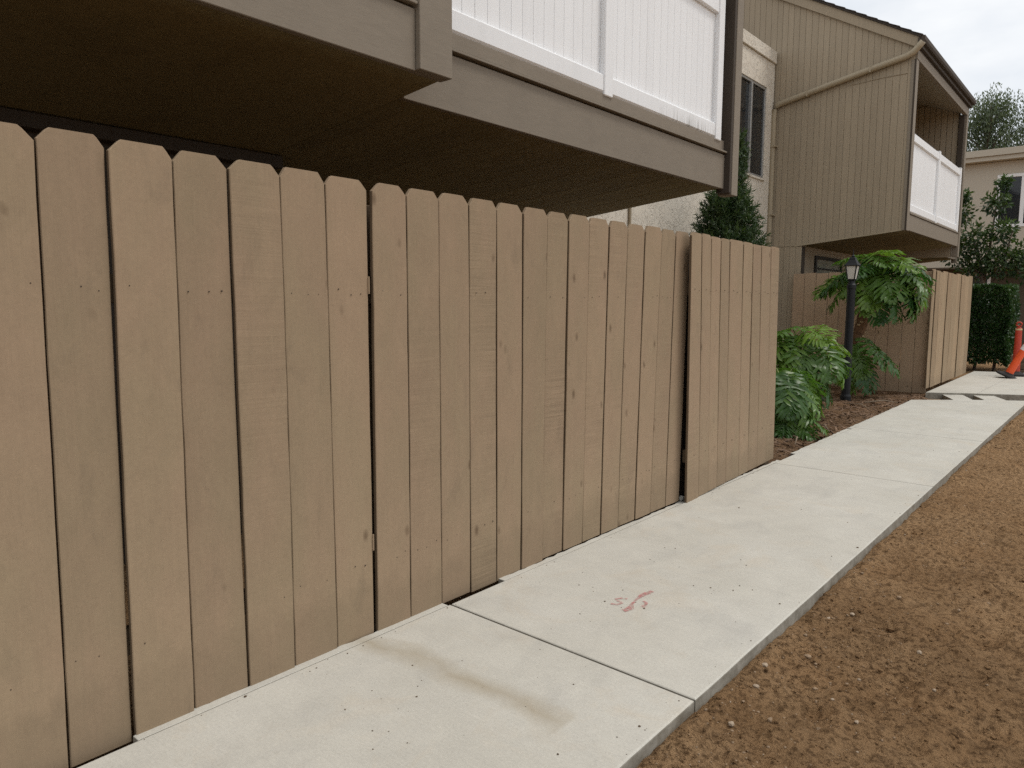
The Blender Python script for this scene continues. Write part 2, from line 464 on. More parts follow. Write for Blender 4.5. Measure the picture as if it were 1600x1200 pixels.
EUCA = mat_leaf('eucalyptus_green', (0.045, 0.070, 0.038), (0.115, 0.145, 0.075), 0.5, 0.3)

def mat_stucco():
    m = NT('cream_stucco')
    v = m.coords()
    k = m.noise(v, 5.5, 4, 0.55, 1.6)
    ridge = m.math('ABSOLUTE', m.math('SUBTRACT', k, 0.5))
    rid = m.ramp(ridge, 0.0, 0.035)
    c = m.mix(m.ramp(m.noise(v, 1.4, 4), 0.3, 0.7), (0.66, 0.60, 0.51), (0.72, 0.67, 0.58))
    c = m.mix(1.0, c, m.mix(rid, (0.86,) * 3, (1, 1, 1)), 'MULTIPLY')
    h = m.math('ADD', m.math('MULTIPLY', rid, 0.9), m.math('MULTIPLY', m.noise(v, 60, 4, 0.7), 0.5))
    return m.done(c, 0.92, m.bump(h, 0.5, 0.012), 0.15)
STUCCO = mat_stucco()

def mat_redpaint():
    m = NT('worn_red_paint')
    n = m.noise(m.coords(), 60, 4, 0.7)
    m.done(m.mix(n, (0.50, 0.17, 0.17), (0.55, 0.29, 0.27)), 0.85, None, 0.2)
    tr = m.n('ShaderNodeBsdfTransparent'); ms = m.n('ShaderNodeMixShader')
    m.l(m.ramp(n, 0.34, 0.66, (.10,) * 3), ms.inputs[0])
    m.l(m.b.outputs[0], ms.inputs[1]); m.l(tr.outputs[0], ms.inputs[2]); m.l(ms.outputs[0], m.out.inputs['Surface'])
    return m.m
REDPAINT = mat_redpaint()

# ================================================================== ground
def grid_sheet(xs, ys, zfun):
    X, Y = np.meshgrid(xs, ys, indexing='ij')
    Z = zfun(X, Y)
    V = np.stack([X, Y, Z], -1).reshape(-1, 3)
    nx, ny = len(xs), len(ys)
    i, j = np.meshgrid(np.arange(nx - 1), np.arange(ny - 1), indexing='ij')
    a = (i * ny + j).ravel()
    F = np.stack([a, a + ny, a + ny + 1, a + 1], -1)
    return V, F

def fast_mesh(name, V, F, mat, smooth=True):
    me = bpy.data.meshes.new(name)
    V = np.asarray(V, np.float32); F = np.asarray(F, np.int32)
    me.vertices.add(len(V)); me.vertices.foreach_set('co', V.ravel())
    k = F.shape[1]
    me.loops.add(F.size); me.loops.foreach_set('vertex_index', F.ravel())
    me.polygons.add(len(F))
    me.polygons.foreach_set('loop_start', np.arange(0, F.size, k, dtype=np.int32))
    me.polygons.foreach_set('use_smooth', np.full(len(F), smooth))
    me.materials.append(mat)
    me.update(calc_edges=True)
    me.validate()
    return me

def soil_z(X, Y):
    near = np.clip((X - 1.22) / 0.05, 0, 1)
    m = np.clip((X - 1.2) / 0.1, 0, 1) * np.clip((4.6 - X) / 1.0, 0, 1) * np.clip((12.9 - Y) / .5, 0, 1)
    z = -0.062 + 0.030 * lattice(X, Y, 1, 0.55) + 0.026 * lattice(X, Y, 2, 0.17) + 0.034 * np.maximum(lattice(X, Y, 3, 0.075), -.05) * np.clip(.5 + 2.2 * lattice(X, Y, 14, .5), 0, 1)
    z += 0.030 * np.clip(.45 + 2.0 * lattice(X, Y, 15, .42), 0, 1) * np.maximum(lattice(X, Y, 4, 0.034), -.08) + 0.022 * np.maximum(lattice(X, Y, 5, 0.019), -.1)
    # clods and scuffed hollows
    c = lattice(X, Y, 6, 0.11)
    z += 0.030 * np.maximum(c - 0.22, 0) - 0.09 * np.maximum(-c - 0.30, 0)
    z += 0.060 * np.exp(-((X - 1.25) / 0.07) ** 2) * (0.30 + lattice(X, Y, 8, 0.23) + .5 * lattice(X, Y, 9, .07))
    # scuffed footprints
    for fx, fy, fa in ((1.72, 2.95, .5), (1.95, 3.7, .3), (1.62, 4.6, .6), (1.9, 5.4, .4), (1.5, 2.55, .8)):
        u = (X - fx) * math.cos(fa) - (Y - fy) * math.sin(fa); w = (X - fx) * math.sin(fa) + (Y - fy) * math.cos(fa)
        q = (u / .055) ** 2 + (w / .13) ** 2
        z += -.024 * np.exp(-q ** 2) + .012 * np.exp(-((np.sqrt(q) - 1.35) / .25) ** 2)
    return -0.075 * (1 - m) + np.minimum(z, -0.012) * m

def spread(a, b, s0, s1):
    out = [a]
    while out[-1] < b:
        t = (out[-1] - a) / (b - a)
        out.append(out[-1] + s0 + (s1 - s0) * t)
    return out
xs = [-400, -150, -60, -25, -12, -6, -3, -1, 0.2, 1.0] + spread(1.18, 2.45, 0.0075, 0.009) + spread(2.5, 4.8, 0.03, 0.08) + [5.5, 8, 14, 30, 70, 160, 400]
ys = [-400, -150, -60, -25, -10, -4, -1] + spread(0.0, 1.5, 0.03, 0.03) + spread(1.54, 13.2, 0.0078, 0.040) + [13.6, 15, 18, 22, 28, 40, 70, 150, 400]
V, F = grid_sheet(np.array(xs), np.array(ys), soil_z)
ground = put('ground', fast_mesh('ground', V, F, SOIL), SOIL)
tag(ground, 'bare brown soil with clods beside the concrete path', 'soil', kind='structure')

def rock_unit(seed, sub=1):
    bm = bmesh.new(); bmesh.ops.create_icosphere(bm, subdivisions=sub, radius=1.0)
    rs = random.Random(seed)
    ax = [rs.uniform(.6, 1.0) for _ in range(3)]
    V = []
    for v in bm.verts:
        k = 1 + rs.uniform(-.22, .22)
        V.append((v.co.x * ax[0] * k, v.co.y * ax[1] * k, v.co.z * ax[2] * .75 * k))
    F = [[q.index for q in f.verts] for f in bm.faces]
    bm.free()
    return np.array(V), np.array(F)
ROCKS = [rock_unit(s) for s in range(8)]

def scatter_rocks(name, pts, sizes, mat, zfun):
    VV, FF, n = [], [], 0
    z = zfun(pts[:, 0], pts[:, 1])
    for k, (p, s) in enumerate(zip(pts, sizes)):
        v, f = ROCKS[k % 8]
        a = RNG.uniform(0, 6.28)
        ca, sa = math.cos(a), math.sin(a)
        q = np.stack([v[:, 0] * ca - v[:, 1] * sa, v[:, 0] * sa + v[:, 1] * ca, v[:, 2]], -1) * s
        q += np.array([p[0], p[1], z[k] + s * 0.18])
        VV.append(q); FF.append(f + n); n += len(v)
    return fast_mesh(name, np.concatenate(VV), np.concatenate(FF), mat, False)

N = 24000
px = 1.26 + np.abs(RNG.normal(0, .55, N)); py = 1.5 + 11.3 * RNG.random(N) ** 1.6
sz = np.clip(RNG.lognormal(-5.85, .55, N), .0016, .016)
keep_ = (.5 + 2.2 * lattice(px, py, 14, .5)) > RNG.random(N) * 1.3
px, py, sz = px[keep_], py[keep_], sz[keep_]
bigk = RNG.random(len(sz)) < .02
sz[bigk] *= RNG.uniform(1.8, 3.0, bigk.sum())
o = put('clod', scatter_rocks('clod', np.stack([px, py], -1), sz, SOIL, soil_z), SOIL)
tag(o, 'small brown soil crumbs scattered over the bare earth', 'soil crumbs', kind='stuff')
N = 1100
px = 1.27 + np.abs(RNG.normal(0, .33, N)); py = 1.6 + 10 * RNG.random(N) ** 1.7
sz = np.clip(RNG.lognormal(-5.55, .4, N), .002, .010)
o = put('gravel', scatter_rocks('gravel', np.stack([px, py], -1), sz, PEBBLE, soil_z), PEBBLE)
tag(o, 'brown grit and tiny stones in the bare soil', 'gravel', kind='stuff')
N = 110
px = 1.27 + np.abs(RNG.normal(0, .38, N)); py = 1.7 + 9 * RNG.random(N) ** 1.7
sz = np.clip(RNG.lognormal(-5.6, .38, N), .002, .009)
o = put('pale_gravel', scatter_rocks('pale_gravel', np.stack([px, py], -1), sz, PEBBLE_L, soil_z), PEBBLE_L)
tag(o, 'pale stone chips strewn in the soil', 'gravel', kind='stuff')
for k, (x, y, s) in enumerate([(1.40, 3.02, .017), (1.36, 3.42, .014), (1.42, 3.58, .013), (1.33, 3.20, .012), (1.62, 2.95, .012), (1.75, 3.35, .013), (1.55, 3.9, .014), (1.86, 3.05, .011),
                               (1.34, 2.62, .014), (1.47, 2.42, .013), (1.31, 2.78, .015), (1.70, 2.62, .011), (1.9, 4.1, .014), (1.38, 2.30, .013)]):
    v, f = ROCKS[k % 8]
    zz = float(soil_z(np.array([x]), np.array([y]))[0])
    put('stone', ((v * s + np.array([x, y, zz + s * .25])), f), PEBBLE_L if k % 3 else PEBBLE, ground)

# ------------------------------------------------------------------ planting bed behind the path
def bed_z(X, Y):
    return -0.02 + 0.05 * lattice(X, Y, 21, 0.8) + 0.03 * lattice(X, Y, 22, 0.2) + 0.018 * lattice(X, Y, 23, 0.06) - 0.05 * np.clip((X + 0.10) / .08, 0, 1) - .03 * np.clip((7.2 - Y) / .6, 0, 1)
V, F = grid_sheet(np.arange(-2.84, -0.01, 0.022), np.arange(6.0, 13.19, 0.03), bed_z)
bed = put('planting_bed', fast_mesh('planting_bed', V, F, MULCH), MULCH)
tag(bed, 'mulched planting bed between the wooden fences and the path', 'planting bed', kind='structure')
N = 2600
pts = np.stack([-2.0 * RNG.random(N) ** 1.3 - .03, 6.6 + 6.4 * RNG.random(N)], -1)
z = bed_z(pts[:, 0], pts[:, 1])
VV = []; FF = []
for k in range(N):
    L, W = RNG.uniform(.015, .06), RNG.uniform(.004, .014)
    a = RNG.uniform(0, 6.28); t = RNG.uniform(-.4, .4)
    d = np.array([math.cos(a), math.sin(a), t]) * L; w = np.array([-math.sin(a), math.cos(a), RNG.uniform(-.5, .5)]) * W
    p = np.array([pts[k, 0], pts[k, 1], z[k] + .008])
    VV += [p - d - w, p + d - w * .6, p + d * 1.05 + w * .5, p - d * .9 + w]
    FF.append((4 * k, 4 * k + 1, 4 * k + 2, 4 * k + 3))
me = fast_mesh('bark_chips', np.array(VV), np.array(FF), mat_plain('bark_chip', (0.17, 0.105, 0.065), 0.9, nscale=6, amp=0.55))
tag(put('bark_chips', me, None), 'loose bark chips and dry leaf litter on the planting bed', 'mulch', kind='stuff')
# dry fallen twigs lying on the bed
TW = mat_plain('dry_twig', (0.22, 0.17, 0.12), 0.9)
for k, (x0, y0, x1, y1) in enumerate([(-.45, 10.9, -.12, 11.3), (-.6, 10.6, -.25, 10.35), (-.35, 8.5, -.10, 8.2), (-.28, 7.6, -.12, 7.2)]):
    zz = 0.035
    o = put('twig', tube([(x0, y0, zz), ((x0 + x1) / 2 + .03, (y0 + y1) / 2, zz + .03), (x1, y1, zz - .01)], [.009, .008, .004], 6), TW, None, True)
    tag(o, ['thin pale dead twig lying just past the lamp post foot', 'dead twig beside the lamp post on its near side', 'curved dead twig on the mulch near the path edge', 'short dead twig in the mulch just past the leaning gate'][k], 'twig', 'dead twigs on the mulch')

# ------------------------------------------------------------------ sidewalk
sidewalk = empty('sidewalk', (0.6, 5, 0))
tag(sidewalk, 'pale concrete footpath running along the wooden fence', 'sidewalk', kind='structure')
def slab(poly, z0, z1, bev, parent, name='slab', mat=CONC):
    bm = bmesh.new()
    lo = [bm.verts.new((x, y, z0)) for x, y in poly]
    hi = [bm.verts.new((x, y, z1)) for x, y in poly]
    n = len(poly)
    bm.faces.new(lo[::-1]); top = bm.faces.new(hi)
    for i in range(n): bm.faces.new((lo[i], lo[(i + 1) % n], hi[(i + 1) % n], hi[i]))
    bmesh.ops.recalc_face_normals(bm, faces=bm.faces)
    bm.normal_update()
    bmesh.ops.bevel(bm, geom=list(top.edges), offset=bev, segments=3, profile=.5, affect='EDGES')
    bm.normal_update(); bm.verts.index_update()
    vf = ([v.co[:] for v in bm.verts], [[v.index for v in f.verts] for f in bm.faces])
    bm.free()
    return put(name, vf, mat, parent)
def ragged(y0, y1, x, amp, n, seed):
    rs = random.Random(seed)
    return [(x + rs.uniform(-amp, amp), y0 + (y1 - y0) * i / n) for i in range(1, n)]
XR = 1.247
slab([(0.0, -2.0), (XR, -2.0)] + ragged(-2, 2.29, XR, .0012, 30, 1) + [(XR, 2.286), (0.0, 2.304)], -.16, 0, .008, sidewalk)
slab([(0.0, 2.314), (XR, 2.296)] + ragged(2.3, 6.33, XR, .0012, 30, 2) + [(XR, 6.325), (0.004, 6.340)], -.16, 0, .008, sidewalk)
slab([(0.004, 6.345), (XR, 6.330)] + ragged(6.33, 8.77, XR, .0012, 20, 3) + [(XR, 8.775), (-.01, 8.80)], -.16, 0, .004, sidewalk)
slab([(-.01, 8.812), (XR, 8.788)] + ragged(8.78, 12.9, XR, .0012, 20, 4) +
     [(1.24, 13.02), (0.994, 12.86), (0.72, 13.50), (0.49, 13.32), (0.741, 12.69), (0.604, 12.60), (0.37, 13.22), (0.12, 13.06), (0.386, 12.40), (-0.09, 11.99), (-.05, 10.2)], -.16, 0, .004, sidewalk)
# narrow mortar lip left between path and fence
rs = random.Random(5)
for (y0, y1, z1, w) in ((0.90, 2.296, -.003, .046), (2.70, 4.66, -.004, .040), (4.70, 6.50, -.004, .036), (6.9, 8.7, -.006, .05), (8.75, 11.9, -.006, .05)):
    n = int((y1 - y0) / .05)
    off = (lambda y: 0.0) if y0 < 6.6 else (lambda y: -(y - 6.6) * .008)
    left = [(-w + rs.uniform(-.008, .006) + off(y0 + (y1 - y0) * i / n), y0 + (y1 - y0) * i / n) for i in range(n, -1, -1)]
    slab([(-.0045 + off(y0), y0), (-.0045 + off(y1), y1)] + left, -.12, z1, .003, sidewalk, 'edge_strip')
slab([(-.06, -2.0), (-.012, -2.0), (-.012, .88), (-.05, .89)], -.16, -.055, .004, sidewalk, 'edge_strip')

walk = empty('cross_walkway', (1, 15, 0))
tag(walk, 'slightly raised concrete walkway crossing in front of the far hedge', 'walkway', kind='structure')
slab([(-.075, 12.89), (0.508, 13.245), (0.56, 13.27), (0.62, 17.95), (-.12, 17.75)], -.14, .03, .005, walk)
slab([(0.564, 13.272), (1.137, 13.547), (3.2, 14.5), (3.2, 18.0), (0.624, 17.95)], -.14, .03, .005, walk)

# faded red utility mark sprayed on the path and the grit around it
def ribbon(pts, w, z=0.0025):
    V, F = [], []
    for i, (x, y) in enumerate(pts):
        a, b = pts[max(i - 1, 0)], pts[min(i + 1, len(pts) - 1)]
        t = Vector((b[0] - a[0], b[1] - a[1])).normalized()
        ww = w if not hasattr(w, '__len__') else w[i]
        V += [(x - t.y * ww, y + t.x * ww, z), (x + t.y * ww, y - t.x * ww, z)]
        if i: F.append((2 * i - 2, 2 * i - 1, 2 * i + 1, 2 * i))
    return V, F
mark = put('paint_mark', join(
    ribbon([(0.655, 2.77), (0.665, 2.815), (0.645, 2.86), (0.632, 2.93), (0.628, 2.99), (0.640, 3.06)], [.014, .018, .007, .006, .016, .012]),
    ribbon([(0.598, 2.90), (0.570, 2.885), (0.556, 2.862), (0.580, 2.848), (0.604, 2.840), (0.596, 2.808), (0.566, 2.798)], .007, .003),
    ribbon([(0.668, 2.925), (0.690, 2.915), (0.700, 2.890), (0.692, 2.868), (0.712, 2.862)], .008, .003)), REDPAINT)
tag(mark, 'faded red sprayed utility mark on the concrete path', 'paint mark')
rs = np.random.default_rng(3)
pts = np.concatenate([np.stack([rs.normal(.56, .16, 26), rs.normal(2.85, .22, 26)], -1), np.stack([rs.normal(.75, .16, 24), rs.normal(3.4, .22, 24)], -1),
                      np.stack([rs.normal(.45, .15, 22), rs.normal(1.48, .13, 22)], -1), np.stack([rs.uniform(.05, 1.2, 60), rs.uniform(.9, 8, 60)], -1),
                      np.stack([1.243 - np.abs(rs.normal(0, .05, 60)), 1.6 + 7 * rs.random(60) ** 2], -1), np.stack([.012 + np.abs(rs.normal(0, .02, 70)), rs.uniform(.9, 6.3, 70)], -1)])
pts = pts[(pts[:, 0] > .006) & (pts[:, 0] < 1.238)]
sz = np.clip(rs.lognormal(-6.1, .55, len(pts)), .0009, .0075)
GRIT = mat_plain('dark_grit', (0.12, 0.085, 0.055), 0.9, amp=.4)
tag(put('grit', scatter_rocks('grit', pts, sz, GRIT, lambda x, y: x * 0), GRIT), 'dark grit specks and dirt crumbs lying on the concrete path', 'grit', kind='stuff')

# ================================================================== wooden fences
def fence_board(yt0, yt1, zt, yb0, yb1, zb, xf, th=0.018, yawd=0.0, seed=0, gap=.0016, ear=.037, twist=0.0, xtop=0.0, axis='y', n=13, wob=.0014):
    """dog-eared board whose face looks along +x (axis 'y') or along -y (axis 'x')"""
    rs = random.Random(seed)
    ch = .0028
    hs = [i / (n - 1) for i in range(n)]
    rings = []
    wl = [rs.uniform(-wob, wob) for _ in hs]; wr = [rs.uniform(-wob, wob) for _ in hs]
    bow = rs.uniform(-.004, .004)
    ra, rb = rs.uniform(.72, 1.2), rs.uniform(.72, 1.2)
    cut = 1 - ear / (zt - zb)
    levels = [h * cut for h in hs] + [1 - (1 - cut) * .22, 1.0]
    for i, h in enumerate(levels):
        k = min(i, n - 1)
        a = yb0 + (yt0 - yb0) * h + gap + wl[k]; b = yb1 + (yt1 - yb1) * h - gap + wr[k]
        if i >= n:
            e = ear * (.66 if i == n else .90)
            a += e * (ra if i == n else ra * .97); b -= e * rb
        z = zb + (zt - zb) * h + (rs.uniform(-.002, .002) if i == n + 1 else 0)
        x = xf + bow * math.sin(h * 3.14) + xtop * h
        t = twist * (h - .5)
        def pt(yy, s, dx):
            return (x + dx + (t + yawd) * (s if abs(s) == 1 else 0), yy, z)
        rings.append([pt(a, -1, -th), pt(a, -1, -ch), pt(a + ch, -1, 0), pt((a + b) / 2, 0.0001, .0006) if True else None, pt(b - ch, 1, 0), pt(b, 1, -ch), pt(b, 1, -th)])
    V, F = loft(rings)
    if axis == 'x':   # turn so that the face looks along -y and the run is along x
        V = [(p[1], -p[0], p[2]) for p in V]
    F = [q[::-1] for q in F] if axis == 'y' else F
    return V, F

def shade_edges(o):
    """brown board sides, coloured extra dark to paint shade into the gaps"""
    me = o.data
    me.materials.append(GAPSHADE)
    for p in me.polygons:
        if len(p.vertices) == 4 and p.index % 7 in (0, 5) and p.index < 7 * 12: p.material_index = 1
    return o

def nails(list_yz, xf):
    parts = []
    for y, z in list_yz:
        r = random.uniform(.0018, .0030)
        parts.append(loft([[(xf - .003, y + r * math.cos(a), z + r * math.sin(a)) for a in (0, 1.05, 2.1, 3.14, 4.19, 5.24)],
                           [(xf + .0022, y + r * math.cos(a), z + r * math.sin(a)) for a in (0, 1.05, 2.1, 3.14, 4.19, 5.24)]]))
    return join(*parts)

TOPS = [(0.345, 1.884), (0.545, 1.884), (0.733, 1.893), (0.921, 1.887), (1.114, 1.884), (1.304, 1.886), (1.499, 1.885), (1.696, 1.884), (1.903, 1.884),
        (2.099, 1.884), (2.289, 1.888), (2.484, 1.885), (2.676, 1.883), (2.879, 1.884), (3.079, 1.880), (3.272, 1.884), (3.468, 1.884), (3.673, 1.884), (3.878, 1.884), (4.084, 1.886), (4.296, 1.884), (4.487, 1.886), (4.690, 1.884)]
BOTS = [(0.345, -.04), (0.534, -.04), (0.716, -.026), (0.905, -.026), (1.104, -.020), (1.310, -.022), (1.503, -.024), (1.706, -.024), (1.902, -.016),
        (2.097, -.012), (2.295, -.008), (2.491, -.012), (2.684, -.014), (2.879, -.004), (3.061, .001), (3.250, .001), (3.440, .001), (3.636, .003), (3.832, .004), (4.033, .004), (4.231, .004), (4.442, .004), (4.638, .008)]
DX = [0, .000, -.007, .010, .002, .009, .003, -.004, .008, .006, .001, .004, .000, .006, -.002, .003, .000, .005, .001, .006, .002, .004]
XF = -.045
fA = empty('wooden_fence', (XF, 1.0, 0))
tag(fA, 'nearest run of tan painted dog-eared fence boards at the left', 'fence')
fB = empty('wooden_fence', (XF, 3.2, 0))
tag(fB, 'long middle run of tan dog-eared boards starting at the painted-over hinges', 'fence')
nl = {0: [], 1: []}
for i in range(-3, 22):
    if i < 0:
        t0, t1, zt, b0, b1, zb, dx = .345 + .195 * i, .345 + .195 * (i + 1), 1.884, .345 + .195 * i, .345 + .195 * (i + 1), -.04, .002 * (i % 2)
    else:
        t0, t1, zt = TOPS[i][0], TOPS[i + 1][0], TOPS[i][1]; b0, b1, zb = BOTS[i][0], BOTS[i + 1][0], BOTS[i][1]; dx = DX[i]
    g = .0020 + .0022 * ((i * 37) % 5) / 4 + .0010 * max(i - 8, 0) / 13
    if i == 8: t0 += .010; b0 += .006
    par = fA if i < 8 else fB
    shade_edges(put('board', fence_board(t0, t1, zt, b0, b1, zb, XF + dx, seed=100 + i, gap=g, twist=random.uniform(-.002, .002)), FENCE, par))
    for zz in (1.44, .30):
        ya, yb = b0 + (t0 - b0) * zz / 1.9, b1 + (t1 - b1) * zz / 1.9
        for q in (.22, .55, .80):
            if random.random() < .55:
                nl[0 if i < 8 else 1].append((ya + (yb - ya) * (q + random.uniform(-.05, .05)), zz + random.uniform(-.012, .012), XF + dx))
for k, par in ((0, fA), (1, fB)):
    put('nail_heads', join(*[nails([(y, z)], x) for y, z, x in nl[k]]), NAIL, par)
for zz in (.30, 1.44):  # rails and posts coloured dark too, so the gaps look shaded
    put('rail', box(XF - .062, XF - .026, -.25, 1.90, zz - .045, zz + .045), GAPSHADE, fA)
    put('rail', box(XF - .062, XF - .026, 1.93, 4.63, zz - .045, zz + .045), GAPSHADE, fB)
for y in (-.1, 1.86): put('post', box(XF - .155, XF - .065, y - .05, y + .04, -.3, 1.80), GAPSHADE, fA)
for y in (1.99, 3.3): put('post', box(XF - .155, XF - .065, y - .045, y + .045, -.3, 1.80), GAPSHADE, fB)
put('post', box(XF - .20, XF - .085, 4.66, 5.12, -.3, 1.86), DARKTRIM, fB)  # extra-wide dark piece added behind the gate gap, standing in for its shade
for zz in (1.47, .39):
    hg = join(box(XF - .010, XF + .001, 1.896, 1.900, zz - .035, zz + .035, .001), tube([(XF - .004, 1.9025, zz - .035), (XF - .004, 1.9025, zz + .035)], .0024, 8))
    put('hinge', hg, FENCE, fB)

# free-standing gate section that hangs a little proud of the fence
GT = [4.579, 4.755, 4.930, 5.113, 5.294, 5.569, 5.785, 5.986, 6.225, 6.450]
GB = [4.628, 4.830, 5.011, 5.184, 5.370, 5.641, 5.856, 6.075, 6.305, 6.516]
gate = empty('wooden_gate', (0, 5.5, 0))
tag(gate, 'tan board gate section standing proud at the far end of the fence, gap beside it', 'gate')
gn = []
for i in range(9):
    x = 0.026 - .10 * i / 9
    g = [.002, .0042, .0018, .0044, .0048, .0042, .0024, .0040, .0030][i]
    zt = [1.880, 1.884, 1.880, 1.878, 1.886, 1.884, 1.880, 1.884, 1.888][i]
    shade_edges(put('board', fence_board(GT[i], GT[i + 1], zt, GB[i], GB[i + 1], .004 if i else -.001, x - .0055, seed=300 + i, gap=g, ear=.02, twist=-.003, yawd=-.0055), FENCE, gate))
    gn += [(GB[i] + .06, 1.5, x + .001), (GB[i] + .13, 1.49, x + .001), (GB[i] + .1, .33, x + .001)]
put('nail_heads', join(*[nails([(y - .05 * z / 1.9, z)], x) for y, z, x in gn]), NAIL, gate)
for zz in (.32, 1.5):
    poly = [(-.005, 4.68), (-.095, 6.44), (-.135, 6.44), (-.045, 4.68)]
    put('rail', prism(poly, 'z', zz - .045, zz + .045), GAPSHADE, gate)
put('post', box(-.17, -.09, 6.36, 6.45, -.3, 1.82), FENCE, gate)
# weathered clump of mortar in the gap
v, f = rock_unit(4, 2)
tag(put('mortar_lump', (v * np.array([.035, .05, .05]) + np.array([-.05, 4.70, .0]), f), CONC), 'small grey mortar lump in the gap beside the leaning gate', 'mortar')

# far corner fence
fC = empty('wooden_fence', (-.13, 13.2, 0))
tag(fC, 'far corner fence, brown on its shaded side and pale weathered boards facing the path', 'fence')
ys_ = [13.06, 13.30, 13.62, 13.90, 14.25, 14.70, 15.10, 15.50, 15.92, 16.32, 16.72]
for i in range(10):
    shade_edges(put('board', fence_board(ys_[i], ys_[i + 1], 1.955 - .012 * (i % 3), ys_[i] + .02, ys_[i + 1] + .02, .068, -.115 + .006 * ((i * 5) % 3), seed=500 + i, gap=.011, ear=.012, wob=.008, twist=random.uniform(-.006, .006)), FENCE_FAR, fC))
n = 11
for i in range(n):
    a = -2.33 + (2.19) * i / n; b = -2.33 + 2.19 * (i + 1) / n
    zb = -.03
    shade_edges(put('board', fence_board(a, b, 1.935 + .01 * (i % 2), a, b, zb, -13.20 + .004 * (i % 3), seed=600 + i, gap=.0022, ear=.012, axis='x'), FENCE_SIDE, fC))
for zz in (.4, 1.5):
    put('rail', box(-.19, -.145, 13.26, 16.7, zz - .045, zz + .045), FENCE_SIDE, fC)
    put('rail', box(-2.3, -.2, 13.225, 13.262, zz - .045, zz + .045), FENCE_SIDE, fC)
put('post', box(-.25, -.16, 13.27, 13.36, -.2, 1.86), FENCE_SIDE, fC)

# ================================================================== near balcony building
def railing(x, y0, y1, zb, zt, posts, parent, slat=.105):
    r = empty_part = put('railing', join(box(x - .045, x + .045, y0, y1, zb, zb + .125, .012)), VINYL, parent)
    put('top_rail', box(x - .045, x + .045, y0, y1, zt - .13, zt, .008), VINYL, r)
    ps = sorted(posts)
    for p in ps:
        pp = put('post', box(x - .055, x + .055, p - .055, p + .055, zb - .02, zt + .03, .006), VINYL, r)
    edges = [y0] + [q for p in ps for q in (p - .055, p + .055)] + [y1]
    for s in range(0, len(edges), 2):
        a, b = edges[s], edges[s + 1]
        if b - a < .08: continue
        k = max(1, round((b - a) / slat)); w = (b - a) / k
        for i in range(k):
            put('slat', box(x - .012, x + .012, a + i * w + .0008, a + (i + 1) * w - .0008, zb + .125, zt - .13, .0022), VINYL, r)
    return r

def sof(x, zf, xf, k=0.105):
    return zf - k * (xf - x)


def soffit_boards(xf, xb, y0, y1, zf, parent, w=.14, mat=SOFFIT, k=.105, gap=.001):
    sof_ = lambda x: zf - k * (xf - x)
    back = put('soffit', prism([(xf - .06, sof_(xf - .06) + .055), (xb, sof_(xb) + .055), (xb, sof_(xb) + .03), (xf - .06, sof_(xf - .06) + .03)], 'y', y0, y1), mat, parent)
    n = int(round((y1 - y0) / w)); w = (y1 - y0) / n
    for i in range(n):
        a, b = y0 + i * w + gap, y0 + (i + 1) * w - gap
        zz = 0.0008 * ((i * 7) % 3)
        ring = lambda x: [(x, a + .002, sof_(x) + zz), (x, b - .002, sof_(x) + zz), (x, b, sof_(x) + zz + .002), (x, b, sof_(x) + zz + .028), (x, a, sof_(x) + zz + .028), (x, a, sof_(x) + zz + .002)]
        put('soffit_board', loft([ring(xb), ring(xf - .042)]), mat, back)
    return back

b1 = empty('apartment_building', (-1.5, 3, 0))
tag(b1, 'near brown apartment block with overhanging balconies above the fence', 'building')
# lower walls and body
wl = put('wall', box(-3.0, -2.85, -4, 6.44, -.1, 5.2), SIDING, b1)
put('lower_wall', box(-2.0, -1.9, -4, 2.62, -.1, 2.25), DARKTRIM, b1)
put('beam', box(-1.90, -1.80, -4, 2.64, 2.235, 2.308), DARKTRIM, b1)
# first balcony (projecting)
put('fascia_board', box(-.31, -.272, -4, 2.372, 2.462, 2.735), TRIM, b1)
put('sill_board', box(-.33, -.250, -4, 2.37, 2.748, 2.762), TRIM, b1)
put('sill_board', box(-.36, -.30, -4, 2.368, 2.772, 2.85), TRIM, b1)
put('corner_board', box(-.33, -.245, 2.375, 2.585, 2.468, 4.95), TRIM, b1)
put('end_fascia', box(-.62, -.335, 2.535, 2.574, 2.52, 2.86), TRIM, b1)
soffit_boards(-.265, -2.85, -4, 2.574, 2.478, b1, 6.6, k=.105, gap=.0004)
railing(-.36, -4, 2.36, 2.86, 4.03, [0.4, -1.6], b1)
put('deck', box(-2.85, -.37, -4, 2.5, 2.62, 2.70), SOFFIT, b1)
# second balcony (set back)
put('fascia_board', box(-.627, -.587, 2.576, 6.385, 2.436, 2.735), TRIM, b1)
put('drip_edge', box(-.63, -.562, 2.60, 6.385, 2.748, 2.762, .002), TRIM, b1)
put('sill_board', box(-.68, -.597, 2.60, 6.385, 2.776, 2.858), TRIM, b1)
put('end_fascia', prism([(-.632, 2.49), (-2.84, 2.26), (-2.84, 2.86), (-.632, 2.86)], 'y', 6.346, 6.382), TRIM, b1)
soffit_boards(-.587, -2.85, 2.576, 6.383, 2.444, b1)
put('deck', box(-2.85, -.69, 2.59, 6.34, 2.62, 2.70), SOFFIT, b1)
railing(-.64, 2.62, 6.30, 2.862, 4.03, [4.47, 6.245], b1)
# end wall and its trim board
put('end_post', box(-.66, -.535, 6.39, 6.43, 2.40, 5.2), DARKTRIM, b1)
put('corner_board', box(-.665, -.530, 6.432, 6.56, 2.385, 5.2), TRIM, b1)
put('end_wall', box(-2.85, -.67, 6.40, 6.55, 2.50, 5.4), SIDING, b1)
put('roof', prism([(-.25, 5.25), (-3.2, 6.9), (-3.2, 7.05), (-.15, 5.38)], 'y', -4, 6.7), ROOF, b1)

